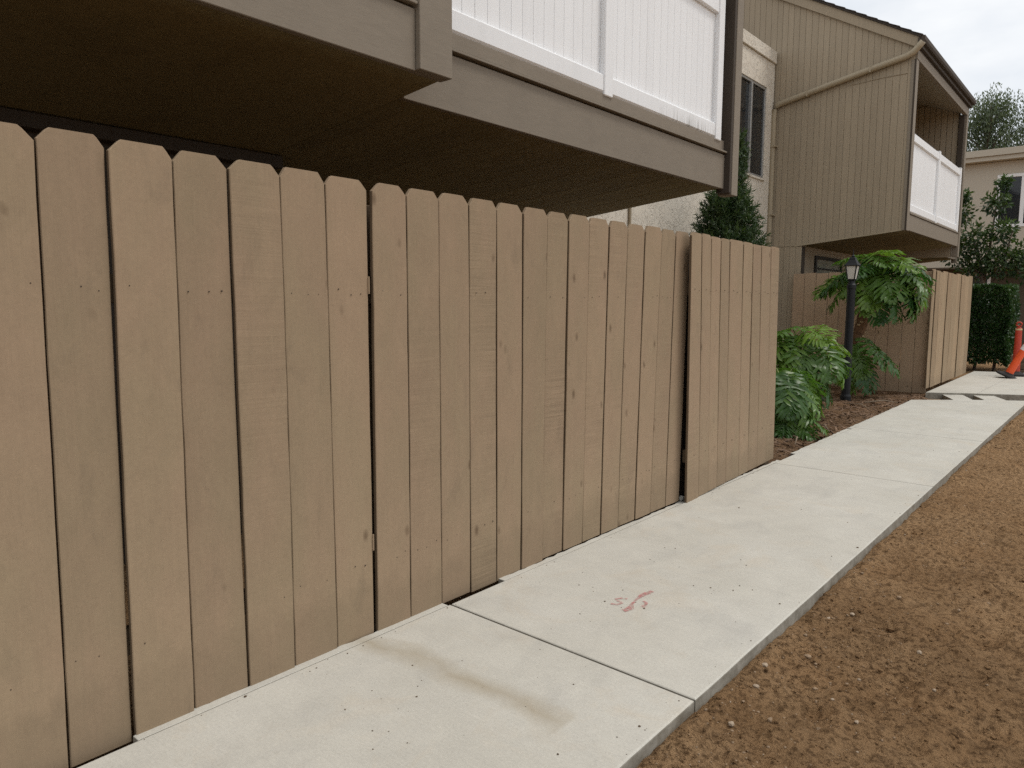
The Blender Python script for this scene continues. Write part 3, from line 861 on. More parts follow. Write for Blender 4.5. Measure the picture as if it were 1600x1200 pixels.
# ================================================================== stucco link
st = empty('stucco_building', (-3.2, 10, 0))
tag(st, 'cream stucco wall section with dark sliding window between the two brown buildings', 'building')
W0, W1, Z0, Z1 = 11.66, 12.95, 3.60, 5.16
XW = -2.85
for (a, b, c, d) in ((6.57, W0, -.1, 5.62), (W1, 13.27, -.1, 5.62), (W0, W1, -.1, Z0), (W0, W1, Z1, 5.62)):
    put('wall', box(XW - .15, XW, a, b, c, d, .0005), STUCCO, st)
put('wall', box(-6, XW - .16, 6.57, 6.7, -.1, 5.62), STUCCO, st)
put('parapet_trim', box(XW - .2, XW + .035, 6.58, 13.26, 5.625, 5.83, .006), STUCCO, st)
put('roof', box(-6, XW - .2, 6.58, 13.26, 5.60, 5.66), ROOF, st)
wn = put('window', join(box(XW - .06, XW - .012, W0, W1, Z0, Z0 + .045), box(XW - .06, XW - .012, W0, W1, Z1 - .045, Z1), box(XW - .06, XW - .012, W0, W0 + .045, Z0 + .046, Z1 - .046), box(XW - .06, XW - .012, W1 - .045, W1, Z0 + .046, Z1 - .046)), ALU, st)
put('mullion', box(XW - .055, XW + .004, 12.29, 12.345, Z0 + .046, Z1 - .046), ALU, wn)
put('pane', box(XW - .048, XW - .044, W0 + .046, 12.289, Z0 + .046, Z1 - .046, .0005), GLASS, wn)
put('pane', box(XW - .038, XW - .034, 12.346, W1 - .046, Z0 + .046, Z1 - .046, .0005), GLASS, wn)
put('sill', box(XW - .05, XW + .03, W0 - .02, W1 + .02, Z0 - .035, Z0 - .002), STUCCO, wn)
def curtain(x, y0, y1, z0, z1, amp=.03, per=.11):
    n = int((y1 - y0) / .012)
    V, F = [], []
    for i in range(n + 1):
        y = y0 + (y1 - y0) * i / n
        xx = x + amp * math.sin(6.283 * (y - y0) / per + .6 * math.sin(y * 7))
        V += [(xx, y, z0), (xx, y, z1)]
        if i: F.append((2 * i - 2, 2 * i, 2 * i + 1, 2 * i - 1))
    return V, F
put('curtain', curtain(XW - .16, 12.36, 12.93, Z0 + .02, Z1 - .02), CURTAIN, wn)
put('curtain', curtain(XW - .30, W0, 12.36, Z0 + .02, Z1 - .02, .02), DIM, wn)
put('conduit', tube([(XW + .02, 8.46, 0), (XW + .02, 8.46, 2.9), (XW + .02, 8.46, 5.6)], .022, 8), PIPE, st)

# ================================================================== far balcony building
YS = 13.30       # plane of its near side wall
XP = -.587       # plane of its balcony front
b2 = empty('apartment_building', (-2, 15, 0))
tag(b2, 'far brown sided apartment block with sloping roof, diagonal downspout and balcony', 'building')
roofz = lambda x: 5.455 + 0.575 * (-.62 - x)
sw = put('side_wall', prism([(-.66, sof(-.66, 2.635, XP)), (-.66, roofz(-.66) + .02), (-7, roofz(-7) + .02), (-7, -.1), (-2.34, -.1), (-2.34, sof(-2.34, 2.635, XP))], 'y', YS + .010, YS + .12), SIDING, b2)
xs_ = []
x = -.612
k = 0
while x > -6.2:
    w = .102 + .014 * (((k * 13) % 7) / 6 - .5)
    xs_.append((x - w, x)); x -= w; k += 1
for k, (a, b) in enumerate(xs_):
    g = .0017
    a1, b1_ = a + g, b - g
    low = (lambda q: sof(q, 2.608, XP)) if b > -2.9 else (lambda q: 5.0)
    if b > -2.9 and a < -2.30: low = lambda q: 2.428
    up = lambda q: roofz(q) + .012
    ring = lambda y, i: [(a1 + i, y, low(a1)), (b1_ - i, y, low(b1_)), (b1_ - i, y, up(b1_)), (a1 + i, y, up(a1))]
    put('siding_board', loft([ring(YS + .012, 0), ring(YS + .003, 0), ring(YS, .002)]), SIDING, sw)
    if a < -2.30 and b > -2.9:
        ring2 = lambda y, i: [(a1 + i, y, -.05), (b1_ - i, y, -.05), (b1_ - i, y, 2.416), (a1 + i, y, 2.416)]
        put('siding_board', loft([ring2(YS + .012, 0), ring2(YS + .005, 0), ring2(YS + .002, .002)]), SIDING, sw)
put('base_trim', prism([(-.64, sof(-.64, 2.606, XP)), (-2.38, sof(-2.38, 2.606, XP)), (-2.38, sof(-2.38, 2.630, XP)), (-.64, sof(-.64, 2.630, XP))], 'y', YS - .006, YS - .001), PIPE, b2)
put('rake_board', prism([(-.56, roofz(-.56) + .0), (-.56, roofz(-.56) + .162), (-7, roofz(-7) + .162), (-7, roofz(-7) + .0)], 'y', YS - .045, YS - .004), SIDING, b2)
rf = put('roof', prism([(-.525, roofz(-.525) + .165), (-.525, roofz(-.525) + .195), (-7.0, roofz(-7) + .195), (-7.0, roofz(-7) + .165)], 'y', YS - .075, 18.05), ROOF, b2)
# shingle butts that show as a stepped edge along the rake
for i in range(26):
    x0 = -.505 - i * .17
    put('shingle', prism([(x0, roofz(x0) + .197), (x0, roofz(x0) + .219), (x0 - .185, roofz(x0 - .185) + .203), (x0 - .185, roofz(x0 - .185) + .199)], 'y', YS - .088, 18.06), ROOF, rf)
put('eave_board', box(-.575, -.535, YS - .07, 18.04, 5.445, 5.570), DARKTRIM, b2)
put('gutter', prism([(-.532, 5.50), (-.532, 5.585), (-.475, 5.592), (-.475, 5.53), (-.492, 5.50)], 'y', YS - .075, 18.06), DARKTRIM, b2)
put('eave_soffit', box(-.70, -.578, YS + .125, 18.0, 5.418, 5.46), DARKTRIM, b2)
put('gable_block', prism([(-.66, 5.465), (-.58, 5.465), (-.58, roofz(-.58) + .16), (-2.3, roofz(-2.3) + .16), (-2.3, 5.465)], 'y', 17.92, 18.0), SIDING, b2)
put('header', box(-.66, XP + .01, YS + .01, 17.95, 5.27, 5.415), TRIM, b2)
put('corner_board', box(-.66, XP + .002, YS - .012, YS + .16, 2.602, 5.268), TRIM, b2)
put('corner_board', box(-.612, -.585, YS - .016, YS - .013, 2.602, 5.268, .001), DARKTRIM, b2)
put('end_post', box(-.70, XP - .02, 17.72, 17.80, 2.88, 5.268), DARKTRIM, b2)
put('corner_board', box(-.69, XP + .012, 17.802, 17.95, 2.40, 5.268), TRIM, b2)
put('fascia_board', box(-.64, XP, YS + .02, 17.80, 2.612, 2.868), TRIM, b2)
put('drip_edge', box(-.66, XP + .014, YS + .165, 17.715, 2.876, 2.90, .002), TRIM, b2)
soffit_boards(XP, -2.33, YS + .13, 17.80, 2.630, b2)
put('deck', box(-2.3, -.66, YS + .16, 17.75, 2.80, 2.872), SOFFIT, b2)
railing(-.635, YS + .17, 17.71, 2.915, 4.16, [15.50, 17.62], b2)
ew = put('balcony_end_wall', box(-2.33, -.71, 17.79, 17.9, 2.40, 5.9), SIDING, b2)
for i in range(15):
    a = -.715 - i * .108
    put('siding_board', box(a - .100, a, 17.768, 17.789, 2.88, 5.55, .003), SIDING, ew)
bw = put('balcony_back_wall', box(-2.43, -2.335, YS + .13, 17.9, -.1, 6.4), SIDING, b2)
put('balcony_ceiling', prism([(-.662, 5.30), (-2.33, 5.95), (-2.33, 6.0), (-.662, 5.35)], 'y', YS + .125, 17.76), SIDING, b2)
put('porch_post', box(-2.36, -2.235, YS + .03, YS + .16, -.1, 2.42), DARKTRIM, b2)
w2 = put('window', join(box(-2.334, -2.30, 14.27, 15.9, 2.25, 2.31), box(-2.334, -2.30, 14.27, 14.35, 1.2, 2.249), box(-2.334, -2.30, 15.82, 15.9, 1.2, 2.249), box(-2.334, -2.30, 14.351, 15.819, 1.2, 1.26)), DARKFRAME, b2)
put('pane', box(-2.333, -2.325, 14.351, 15.819, 1.261, 2.249, .0005), mat_plain('dusty_pane', (0.30, 0.29, 0.24), 0.15, spec=.6, nscale=5, amp=.3), w2)
put('sash_bar', box(-2.324, -2.305, 14.352, 15.818, 2.06, 2.09), DARKFRAME, w2)
# next unit further along, set back
put('fascia_board', box(-1.15, -1.10, 17.91, 20.8, 2.50, 2.73), TRIM, b2)
put('fascia_board', box(-1.30, -1.16, 17.92, 20.8, 2.735, 2.78), TRIM, b2)
soffit_boards(-1.10, -2.6, 17.91, 20.8, 2.515, b2, .28)
put('corner_board', box(-1.2, -1.09, 20.805, 20.93, 2.42, 5.2), TRIM, b2)
railing(-1.2, 17.92, 20.78, 2.785, 3.95, [19.3], b2, .2)
put('wall', box(-2.7, -2.6, 17.92, 21, -.1, 5.4), BROWNWALL, b2)
# diagonal rain pipe
pz = YS - .055
dp = put('downspout', tube([(-.50, pz - .01, 5.50), (-.56, pz, 5.44), (-.62, pz, 5.375), (-.72, pz, 5.325), (-1.4, pz, 5.195), (-2.72, pz, 4.925), (-2.79, pz, 4.895), (-2.822, pz, 4.84), (-2.822, pz, 4.7), (-2.822, pz, 2.6), (-2.822, pz, .15)],
               [.048, .05, .05, .05, .049, .049, .049, .047, .044, .044, .044], 14), PIPE, b2, True)
for (x, z) in ((-1.25, 5.225), (-2.25, 5.02)):
    put('pipe_strap', box(x - .012, x + .012, pz - .0505, pz + .05, z - .054, z + .054, .002), PIPE, dp)
for z in (4.2, 3.0): put('pipe_strap', box(-2.90, -2.745, pz - .05, pz + .05, z - .015, z + .015, .002), PIPE, dp)
# painted-over cable stapled to the siding
put('cable', tube([(-.70, YS - .006, 5.075), (-1.1, YS - .006, 5.07), (-1.6, YS - .006, 5.04)], .006, 6), SIDING, b2)

# ================================================================== far cross building
b3 = empty('apartment_building', (-1, 30, 0))
tag(b3, 'far tan stucco block with flat roof and white framed window across the end', 'building')
WY = 30.0
wx0, wx1, wz0, wz1 = -1.55, .75, 4.02, 5.78
for (a, c, d, e) in ((-9, wx0, 2.72, 6.22), (wx1, 12, 2.72, 6.22), (wx0, wx1, 2.72, wz0), (wx0, wx1, wz1, 6.22)):
    put('wall', box(a, c, WY, WY + .2, d, e, .0005), FARWALL, b3)
put('roof_fascia', box(-9.2, 12.2, WY - .35, WY + .1, 6.24, 6.38), FARWALL, b3)
put('roof_cap', box(-9.3, 12.3, WY - .42, WY + 6, 6.385, 6.60), FARWALL, b3)
put('lower_wall', box(-9, 12, WY + 1.0, WY + 1.2, -.1, 2.75), BROWNWALL, b3)
put('soffit', box(-9, 12, WY, WY + 1.0, 2.66, 2.715), BROWNWALL, b3)
wf = put('window', join(box(wx0, wx1, WY - .03, WY + .05, wz0, wz0 + .10), box(wx0, wx1, WY - .03, WY + .05, wz1 - .10, wz1), box(wx0, wx0 + .10, WY - .03, WY + .05, wz0 + .101, wz1 - .101), box(wx1 - .1, wx1, WY - .03, WY + .05, wz0 + .101, wz1 - .101)), WFRAME, b3)
put('mullion', box(-.86, -.74, WY - .025, WY + .05, wz0 + .102, wz1 - .102), WFRAME, wf)
put('pane', box(wx0 + .101, -.861, WY + .02, WY + .028, wz0 + .102, wz1 - .102, .0005), GLASS, wf)
put('pane', box(-.739, wx1 - .101, WY + .01, WY + .018, wz0 + .102, wz1 - .102, .0005), GLASS, wf)
Vc, Fc = curtain(0, 0, .62, wz0 + .1, wz1 - .1, .03, .12)
put('blind', ([(wx0 + .12 + p[1], WY + .16 + p[0], p[2]) for p in Vc], Fc), CURT_G, wf)
put('room', box(wx0, wx1, WY + .9, WY + 1.0, wz0, wz1), DIM, wf)
dr = put('door_frame', join(box(-1.75, -1.65, WY + .94, WY + 1.02, 0, 2.45), box(-2.5, -1.65, WY + .94, WY + 1.02, 2.455, 2.6)), WFRAME, b3)
put('door', box(-2.6, -1.76, WY + .985, WY + 1.03, 0, 2.45), DARKFRAME, b3)

# ================================================================== lamp post
LX, LY = -.815, 11.29
lamp = empty('lamp_post', (LX, LY, 0))
tag(lamp, 'black lamp post with frosted lantern standing among the split-leaf plants', 'lamp post')
put('pole', lathe([(.075, -.05), (.075, .06), (.062, .09), (.058, .5), (.057, 1.62), (.064, 1.63), (.064, 1.68), (.048, 1.70), (.04, 1.74)], LX, LY, 16), BLACK, lamp, False)
def sq(r, z):
    r *= .78
    return [(LX + r * math.cos(.78 + 1.5708 * k), LY + r * math.sin(.78 + 1.5708 * k), z) for k in range(4)]
ln = put('lantern', loft([sq(.075, 1.735), sq(.085, 1.75), sq(.085, 1.765)]), BLACK, lamp)
for k in range(4):
    a, b = Vector(sq(.085, 1.765)[k]), Vector(sq(.132, 1.955)[k])
    put('frame_bar', tube([a, b], .009, 6), BLACK, ln)
    a2, b2_ = Vector(sq(.080, 1.766)[(k + 1) % 4]), Vector(sq(.126, 1.955)[(k + 1) % 4])
    a1, b1_ = Vector(sq(.080, 1.766)[k]), Vector(sq(.126, 1.955)[k])
    cen = Vector((LX, LY, 1.86)); nrm = ((a1 + b2_) / 2 - cen).normalized() * .003
    put('glass_pane', loft([[a1, a2, b2_, b1_], [a1 + nrm, a2 + nrm, b2_ + nrm, b1_ + nrm]]), FROST, ln)
put('cap', loft([sq(.160, 1.950), sq(.165, 1.962), sq(.135, 1.985), sq(.085, 2.035), sq(.07, 2.06), sq(.055, 2.075), sq(.03, 2.082)]), BLACK, ln)
put('finial', lathe([(.02, 2.08), (.026, 2.095), (.01, 2.11), (.006, 2.15), (.002, 2.20)], LX, LY, 8), BLACK, ln)

# ================================================================== split-leaf philodendrons
def split_leaf(seed, L=0.62):
    """deeply lobed blade along +y, face up +z, base at the origin"""
    rs = random.Random(seed)
    V, F = [], []
    def rib(t): return Vector((0.0, t * L, -.34 * L * t * t + .10 * L * t))
    n = 12
    seg = []
    for i in range(n + 1):                       # web along the midrib
        t = i / n
        w = .050 * L * (1 - t) ** .6 + .008
        c = rib(t)
        k = len(V)
        V.extend([c + Vector((-w, 0, .010 * L)), c, c + Vector((w, 0, .010 * L))])
        if i:
            F.append((k - 3, k - 2, k + 1, k)); F.append((k - 2, k - 1, k + 2, k + 1))
    for s in (-1, 1):
        for i in range(n + 1):
            t = (i + .15) / (n + .3)
            ll = L * (.20 + .36 * math.sin(math.pi * min(1, (t * .80 + .22))) ** 1.0) * rs.uniform(.9, 1.1)
            if t > .85: ll *= .75
            ang = math.radians(112 - 92 * t + rs.uniform(-5, 5))   # from +y
            d = Vector((s * math.sin(ang), math.cos(ang), 0))
            pn = Vector((-d.y, d.x, 0)) * s
            base = rib(t) + Vector((s * .012, 0, .004))
            droop = rs.uniform(.25, .62)
            m = 5
            w0 = L * .036 * rs.uniform(.85, 1.2)
            prof = [1.0, .78, 1.45, .95, 1.15, .06]
            wav = rs.uniform(-.3, .3)
            for j in range(m + 1):
                u = j / m
                w = w0 * prof[j]
                c = base + d * (ll * u) + Vector((0, .10 * ll * u * u, .10 * ll * u - droop * ll * u * u + .012 * math.sin(u * 9 + wav * 9)))
                k = len(V)
                V.extend([c - pn * w + Vector((0, 0, .012 * math.sin(7 * u + i))), c + Vector((0, 0, -.006)), c + pn * w + Vector((0, 0, .012 * math.cos(6 * u + i)))])
                if j:
                    F.append((k - 3, k - 2, k + 1, k)); F.append((k - 2, k - 1, k + 2, k + 1))
    me = mesh_from('leaf', (V, F), PHIL, True)
    return me
LEAVES = [split_leaf(40 + i) for i in range(7)]

def place_leaf(parent, base, direction, scale, roll, k, org):
    d = Vector(direction).normalized()
    up = Vector((0, 0, 1)) if abs(d.z) < .9 else Vector((d.x + .3, d.y, 0)).normalized()
    xax = d.cross(up).normalized(); zax = xax.cross(d).normalized()
    if roll:
        q = Matrix.Rotation(roll, 3, d); xax = q @ xax; zax = q @ zax
    o = bpy.data.objects.new('leaf', LEAVES[k % len(LEAVES)])
    COL.objects.link(o)
    M = Matrix(((xax.x, d.x, zax.x), (xax.y, d.y, zax.y), (xax.z, d.z, zax.z)))
    o.parent = parent
    o.location = Vector(base) - Vector(org)
    o.rotation_euler = M.to_euler()
    o.scale = (scale,) * 3
    return o

def philodendron(label, org, stem, specs, seed):
    """specs: list of (azimuth deg, reach, tip height rise, blade pitch, scale)"""
    rs = random.Random(seed)
    p = empty('split_leaf_plant', org)
    tag(p, label, 'plant', 'split-leaf plants in the bed')
    if stem:
        pts, rad = stem
        put('stem', tube(pts, rad, 10), PALMBARK, p, False)
        # leaf scars up the stem
        st_ = p.children[0]
        for i in range(34):
            t = rs.random() * .62 + .33
            a = rs.uniform(0, 6.28)
            q = t * (len(pts) - 1); j = min(int(q), len(pts) - 2); u = q - j
            c = Vector(pts[j]).lerp(Vector(pts[j + 1]), u); rr = rad[j] + (rad[j + 1] - rad[j]) * u
            n_ = Vector((math.cos(a), math.sin(a), .1))
            tt = Vector((-math.sin(a), math.cos(a), 0)); bb = Vector((0, 0, 1))
            ring = [c + n_ * (rr * .97) + tt * (.030 * math.cos(g)) + bb * (.022 * math.sin(g)) for g in (0, .785, 1.57, 2.356, 3.14, 3.93, 4.71, 5.5)]
            ring2 = [c + n_ * (rr * 1.10) + tt * (.020 * math.cos(g)) + bb * (.013 * math.sin(g)) for g in (0, .785, 1.57, 2.356, 3.14, 3.93, 4.71, 5.5)]
            put('leaf_scar', loft([ring, ring2]), SCAR, st_)
        crown = Vector(pts[-1])
    else:
        crown = Vector(org) + Vector((0, 0, .12))
    for k, (az, reach, rise, pitch, sc_) in enumerate(specs):
        a = math.radians(az)
        h = Vector((math.cos(a), math.sin(a), 0))
        tip = crown + h * reach + Vector((0, 0, rise))
        mid = crown + h * (reach * .45) + Vector((0, 0, rise * .75 + .06))
        put('leaf_stalk', tube([crown - Vector((0, 0, .04)), mid, tip], [.016, .012, .008], 6), STALK, p, True)
        e = math.radians(pitch)
        dr_ = h * math.cos(e) + Vector((0, 0, math.sin(e)))
        dr_ = Matrix.Rotation(rs.uniform(-.25, .25), 3, 'Z') @ dr_
        place_leaf(p, tip, dr_, sc_, rs.uniform(-.35, .35), k + seed, org)
    return p

# azimuth 0 = +x (towards the path), 90 = +y (away), -90 towards the camera
philodendron('tall split-leaf philodendron with scarred leaning stem behind the lamp post', (-.98, 12.3, 0),
    ([(-1.02, 12.35, -.05), (-1.0, 12.33, .5), (-.95, 12.3, .95), (-.88, 12.28, 1.25), (-.80, 12.25, 1.50)], [.07, .072, .085, .095, .085]),
    [(-95, .12, .44, -42, .92), (-70, .22, .40, -50, .95), (-45, .30, .46, -40, .95), (-20, .34, .42, -48, .95), (0, .40, .36, -52, .95), (20, .42, .40, -42, .9), (-10, .52, .22, -66, .85), (-35, .42, .20, -64, .85),
     (-60, .32, .14, -64, .8), (-120, .24, .44, -35, .85), (-145, .30, .42, -30, .85), (-168, .36, .36, -28, .85), (165, .36, .38, -25, .85), (-155, .34, .20, -48, .72), (-100, .18, .58, -18, .85), (-60, .15, .62, -5, .8), (-20, .25, .60, -10, .85),
     (15, .35, .54, -22, .85), (50, .30, .52, -20, .85), (110, .25, .52, -10, .85), (-82, .30, .24, -58, .8), (-15, .46, .46, -34, .85), (5, .56, .34, -58, .8), (-40, .12, .66, 12, .7), (-5, .58, .12, -74, .7), (-130, .15, .62, 0, .75)], 1)
philodendron('low split-leaf philodendron at the foot of the tall one, right of the lamp pole', (-1.0, 12.15, 0), None,
    [(-60, .16, .66, -52, .8), (-20, .26, .74, -34, .85), (5, .34, .62, -40, .8), (-85, .14, .56, -62, .8), (-35, .24, .42, -58, .75), (-70, .12, .30, -60, .6)], 2)
philodendron('large bushy split-leaf plant left of the lamp post', (-.86, 9.35, 0), ([(-.9, 9.4, -.05), (-.88, 9.38, .2), (-.86, 9.35, .40)], [.07, .08, .07]),
    [(-90, .22, .58, -40, .8), (-60, .26, .56, -42, .8), (-30, .30, .54, -44, .8), (-5, .30, .48, -50, .78), (20, .26, .52, -40, .75), (-120, .24, .60, -30, .8), (-150, .26, .62, -22, .8), (-75, .24, .34, -55, .8), (-45, .28, .28, -58, .8),
     (-15, .30, .24, -60, .75), (60, .24, .62, -20, .75), (180, .3, .6, -10, .8), (-100, .16, .70, -8, .75), (-40, .14, .70, -6, .75), (-110, .2, .34, -50, .75), (-20, .18, .06, -55, .6), (-65, .2, .04, -55, .65), (-135, .22, .46, -40, .75)], 3)
philodendron('bright green split-leaf plant drooping over the path beside the gate', (-.56, 8.0, 0), ([(-.60, 8.05, -.05), (-.58, 8.02, .08), (-.56, 8.0, .16)], [.06, .065, .055]),
    [(-90, .14, .50, -48, .72), (-50, .18, .48, -50, .72), (-15, .18, .42, -58, .72), (20, .18, .44, -50, .7), (-70, .14, .28, -60, .65), (-30, .16, .22, -50, .62), (70, .15, .52, -30, .7), (130, .2, .52, -20, .7), (-130, .2, .50, -30, .7), (-25, .14, .0, -18, .52), (-60, .16, .02, -24, .5), (0, .22, .06, -22, .5), (-110, .16, .2, -40, .55)], 4)

# ================================================================== leaf clouds for shrubs and trees
def leaf_cloud(name, P, D, L, W, tint, mat, fold=.18):
    """rhombic folded leaves: P base points, D directions (unit), per-leaf length, width"""
    n = len(P)
    R = RNG.normal(size=(n, 3))
    S = np.cross(D, R); S /= np.linalg.norm(S, axis=1, keepdims=True) + 1e-9
    Nn = np.cross(S, D)
    L = np.broadcast_to(L, (n,))[:, None]; W = np.broadcast_to(W, (n,))[:, None]
    a = P; c = P + D * L; m = P + D * L * .45
    b = m + S * W + Nn * W * fold; d = m - S * W + Nn * W * fold
    V = np.stack([a, b, c, d], 1).reshape(-1, 3)
    i = np.arange(n) * 4
    F = np.concatenate([np.stack([i, i + 1, i + 2], -1), np.stack([i, i + 2, i + 3], -1)])
    me = fast_mesh(name, V, F, mat, False)
    at = me.attributes.new('tint', 'FLOAT', 'POINT')
    at.data.foreach_set('value', np.repeat(np.clip(tint, 0, 1), 4).astype(np.float32))
    return me

def unit(v): return v / (np.linalg.norm(v, axis=1, keepdims=True) + 1e-9)

# needle-leaved shrub behind the fence
sh = empty('needle_shrub', (-2.0, 10.2, 0))
tag(sh, 'dark green needle-leaved shrub rising behind the fence in front of the window', 'shrub')
tips = []
for k in range(1150):
    h = RNG.random()
    z = 1.55 + 1.35 * h
    r = .72 * (1 - .6 * h ** 1.6) * math.sqrt(RNG.random())
    a = RNG.uniform(0, 6.28)
    tips.append((-2.05 + r * math.cos(a) * .8, 9.78 + r * math.sin(a) * .92, z, a, h))
for k in range(170):
    h = RNG.random()
    tips.append((-2.0 + RNG.normal(0, .05) * (1.3 - h), 9.95 + RNG.normal(0, .10) * (1.3 - h), 2.7 + 1.0 * h, RNG.uniform(0, 6.28), 1.0))
P, D, T = [], [], []
for (x, y, z, a, h) in tips:
    ax = np.array([math.cos(a) * .55, math.sin(a) * .55, RNG.uniform(.3, 1.1)]); ax /= np.linalg.norm(ax)
    ln_ = RNG.uniform(.14, .28); tt = RNG.random() * .6 + .4 * h * RNG.random()
    for j in range(22):
        u = j / 22
        dd = ax * .75 + RNG.normal(0, .55, 3)
        P.append(np.array([x, y, z]) + ax * ln_ * (u - .5)); D.append(dd); T.append(tt * (.5 + .7 * u))
P, D, T = np.array(P), unit(np.array(D)), np.array(T)
put('crown', leaf_cloud('crown', P, D, RNG.uniform(.05, .095, len(P)), .0075, T, YEW), YEW, sh)
put('trunk', tube([(-2.0, 10.1, -.1), (-2.02, 10.1, 1.2), (-2.0, 10.0, 2.5), (-2.0, 9.92, 3.6)], [.06, .05, .03, .008], 8), BARK, sh, True)

# clipped hedge
hd = empty('hedge', (0, 19.6, 0))
tag(hd, 'clipped dark green hedge beyond the cross walkway', 'hedge')
N = 30000
X0, X1, Y0, Y1, ZT = -1.6, .30, 18.95, 20.6, 1.80
u = RNG.random(N)
P = np.stack([RNG.uniform(X0, X1, N), RNG.uniform(Y0, Y1, N), RNG.uniform(.12, ZT, N)], -1)
face = RNG.integers(0, 5, N)
P[face <= 1, 1] = Y0 + np.abs(RNG.normal(0, .06, (face <= 1).sum()))
P[face == 2, 2] = ZT - np.abs(RNG.normal(0, .06, (face == 2).sum()))
P[face == 3, 0] = X1 - np.abs(RNG.normal(0, .06, (face == 3).sum()))
P += 0.10 * np.stack([lattice(P[:, 1], P[:, 2], 31, .35), lattice(P[:, 0], P[:, 2], 32, .3), lattice(P[:, 0], P[:, 1], 33, .3)], -1)
P[:, 0] -= .16 * np.clip((P[:, 2] - 1.2), 0, 1) ** 1
ctr = np.array([(X0 + X1) / 2, (Y0 + Y1) / 2, .8])
D = unit(unit(P - ctr) * .6 + RNG.normal(0, .6, (N, 3)) + np.array([0, 0, .3]))
T = RNG.random(N) * .5 + .6 * (lattice(P[:, 0] + P[:, 1], P[:, 2], 35, .25) + .2) + .25 * (P[:, 2] > 1.6)
put('crown', leaf_cloud('crown', P, D, RNG.uniform(.045, .085, N), RNG.uniform(.016, .028, N), T, HEDGE), HEDGE, hd)
put('trunk', join(*[tube([(x, 19.4, -.1), (x + .05, 19.45, .9), (x - .04, 19.5, 1.5)], [.035, .03, .015], 7) for x in (-1.3, -.8, -.35, .02)]), BARK, hd)

# broad-leaved small tree in front of the far building
bt = empty('small_tree', (-.6, 21.6, 0))
tag(bt, 'loose broad-leaved small tree in front of the far tan building', 'tree')
br = [((-.55, 21.6, -.1), (-.6, 21.6, 1.6), (-.75, 21.5, 2.6)), ]
put('trunk', join(tube([(-.5, 21.6, -.1), (-.52, 21.6, 1.2), (-.65, 21.55, 2.2), (-.85, 21.5, 3.0)], [.07, .06, .045, .02], 8),
                  tube([(-.55, 21.6, 1.6), (-.2, 21.5, 2.4), (-.05, 21.45, 3.2)], [.04, .03, .012], 7),
                  tube([(-.6, 21.6, 1.9), (-.5, 21.6, 3.0), (-.42, 21.6, 4.2)], [.04, .028, .010], 7),
                  tube([(-.65, 21.55, 2.1), (-1.1, 21.5, 2.7), (-1.3, 21.45, 3.5)], [.035, .025, .010], 7)), BARK, bt, True)
P, D, T = [], [], []
cl = [(-.9, 3.1, .42), (-.45, 3.9, .30), (-.25, 3.2, .30), (-.6, 2.7, .42), (.10, 2.65, .36), (-1.15, 3.7, .28), (-1.2, 2.7, .35), (-.3, 4.35, .18), (-.2, 2.4, .40), (-.8, 2.3, .35), (.3, 2.3, .35), (-1.1, 4.1, .14)]
for (x, z, r) in cl:
    for k in range(int(900 * r)):
        v = RNG.normal(0, 1, 3); v /= np.linalg.norm(v); v *= r * RNG.random() ** .5
        P.append(np.array([x, 21.5, z]) + v); D.append(v + RNG.normal(0, .15, 3) + np.array([0, 0, -.05])); T.append(RNG.random() * .55 + .5 * (v[2] / r + .15))
P, D, T = np.array(P), unit(np.array(D)), np.array(T)
put('crown', leaf_cloud('crown', P, D, RNG.uniform(.09, .15, len(P)), RNG.uniform(.022, .035, len(P)), T, BUSH), BUSH, bt)

# eucalyptus trees beyond the roof
def euca(x, y, h, seed, label, spread_=2.6, nclump=80):
    rs = np.random.default_rng(seed)
    t = empty('eucalyptus_tree', (x, y, 0))
    tag(t, label, 'tree', 'trees beyond the far roof')
    limbs = [tube([(x, y, -.1), (x + .1, y, h * .4), (x - .1, y, h * .7), (x, y, h * .93)], [.28, .22, .13, .03], 8)]
    P, D, T = [], [], []
    for k in range(nclump):
        f = rs.random()
        zc = h * (.45 + .53 * f); rr = spread_ * (1 - .72 * f ** 2.2) * math.sqrt(rs.random())
        a = rs.uniform(0, 6.28)
        c = np.array([x + rr * math.cos(a), y + rr * math.sin(a), zc])
        if k % 3 == 0:
            limbs.append(tube([(x, y, zc - 1.2), ((x + c[0]) / 2, (y + c[1]) / 2, zc - .4), tuple(c)], [.06, .04, .012], 5))
        n_ = rs.integers(70, 130)
        q = rs.normal(0, 1, (n_, 3)) * np.array([.32, .32, .42])
        q *= np.minimum(1, .75 / (np.linalg.norm(q, axis=1, keepdims=True) + 1e-6))
        P.append(c + q); d = rs.normal(0, .45, (n_, 3)) + np.array([0, 0, -.9]); D.append(d)
        T.append(rs.random(n_) * .6 + .25 * f + .2 * (q[:, 2] > .2))
    put('trunk', join(*limbs), BARK, t)
    P, D, T = np.concatenate(P), unit(np.concatenate(D)), np.concatenate(T)
    put('crown', leaf_cloud('crown', P, D, rs.uniform(.12, .24, len(P)), rs.uniform(.018, .03, len(P)), T, EUCA), EUCA, t)
euca(-3.6, 42, 11.4, 1, 'left one of the wispy grey-green trees above the far roof', 1.9, 150)
euca(-1.4, 44, 12.2, 2, 'right one of the wispy grey-green trees above the far roof, at the picture edge', 2.3, 170)
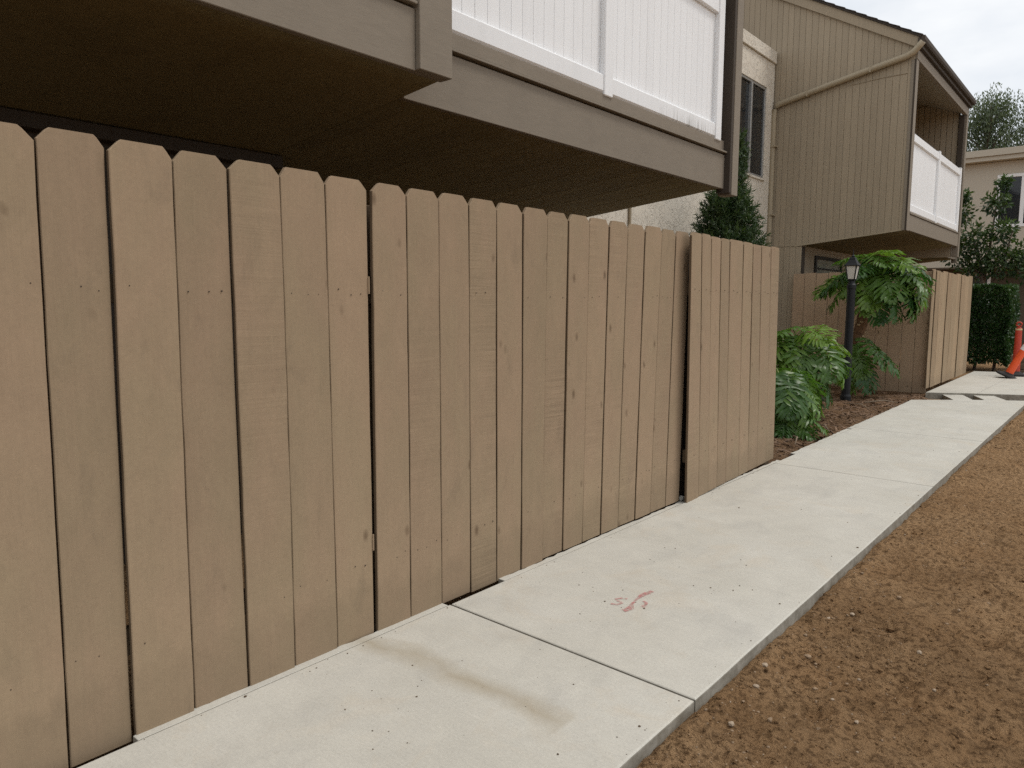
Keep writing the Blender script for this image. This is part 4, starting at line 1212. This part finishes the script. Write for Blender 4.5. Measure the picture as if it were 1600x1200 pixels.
euca(1.9, 41, 11.6, 4, 'wispy grey-green tree above the far roof, just beyond the picture edge', 2.4, 70)

# low timber edging behind the walkway
ed = empty('timber_edging', (1.5, 18.6, 0))
tag(ed, 'low weathered timber edging behind the orange posts', 'edging')
for k in range(3):
    put('timber', box(.40, 4.0, 18.55 + .04 * k, 18.68 + .04 * k, -.1 + .15 * k, .045 + .15 * k, .01), mat_plain('old_timber', (0.14, 0.105, 0.07), .9, nscale=9, amp=.35), ed)

# ================================================================== orange delineator posts
def delineator(label, base, tilt_dir, tilt, mat, bands=True):
    b = Vector(base)
    p = empty('delineator_post', b)
    tag(p, label, 'traffic post', 'orange delineator posts')
    ax = Matrix.Rotation(tilt, 3, Vector((-tilt_dir[1], tilt_dir[0], 0)).normalized()) @ Vector((0, 0, 1))
    ref = Vector((0, 1, 0)); u_ = ax.cross(ref).normalized(); w_ = ax.cross(u_).normalized()
    def rings(prof, n=16):
        return loft([[b + ax * z + u_ * (r * math.cos(6.28318 * k / n)) + w_ * (r * math.sin(6.28318 * k / n)) for k in range(n)] for r, z in prof])
    put('base', rings([(.19, .0), (.20, .008), (.20, .03), (.17, .05), (.10, .065), (.075, .09)], 8), RUBBER, p)
    bd = put('body', rings([(.068, .085), (.064, .3), (.058, .62), (.055, .88), (.050, .93), (.022, .945), (.020, .96), (.03, .965)]), mat, p, False)
    if bands:
        put('reflective_band', rings([(.0615, .56), (.0618, .66)]), REFLECT, bd)
        put('reflective_band', rings([(.0595, .74), (.0598, .84)]), REFLECT, bd)
    else:
        put('collar', rings([(.056, .885), (.0575, .89), (.0575, .91), (.054, .915)]), CREAM, bd)
    # looped handle on top
    pts = [b + ax * (1.0 + .04 * math.sin(g)) + u_ * (.045 * math.cos(g)) for g in [6.28318 * k / 14 for k in range(15)]]
    put('handle', tube(pts, .014, 8), mat, bd, True)
    return p
delineator('upright faded red delineator post standing in front of the hedge', (.66, 17.1, .031), (-.3, 1), .02, ORANGE_D, False)
delineator('bright orange delineator post tilted to the right off its black base', (.58, 16.55, .045), (1, .15), .42, ORANGE)
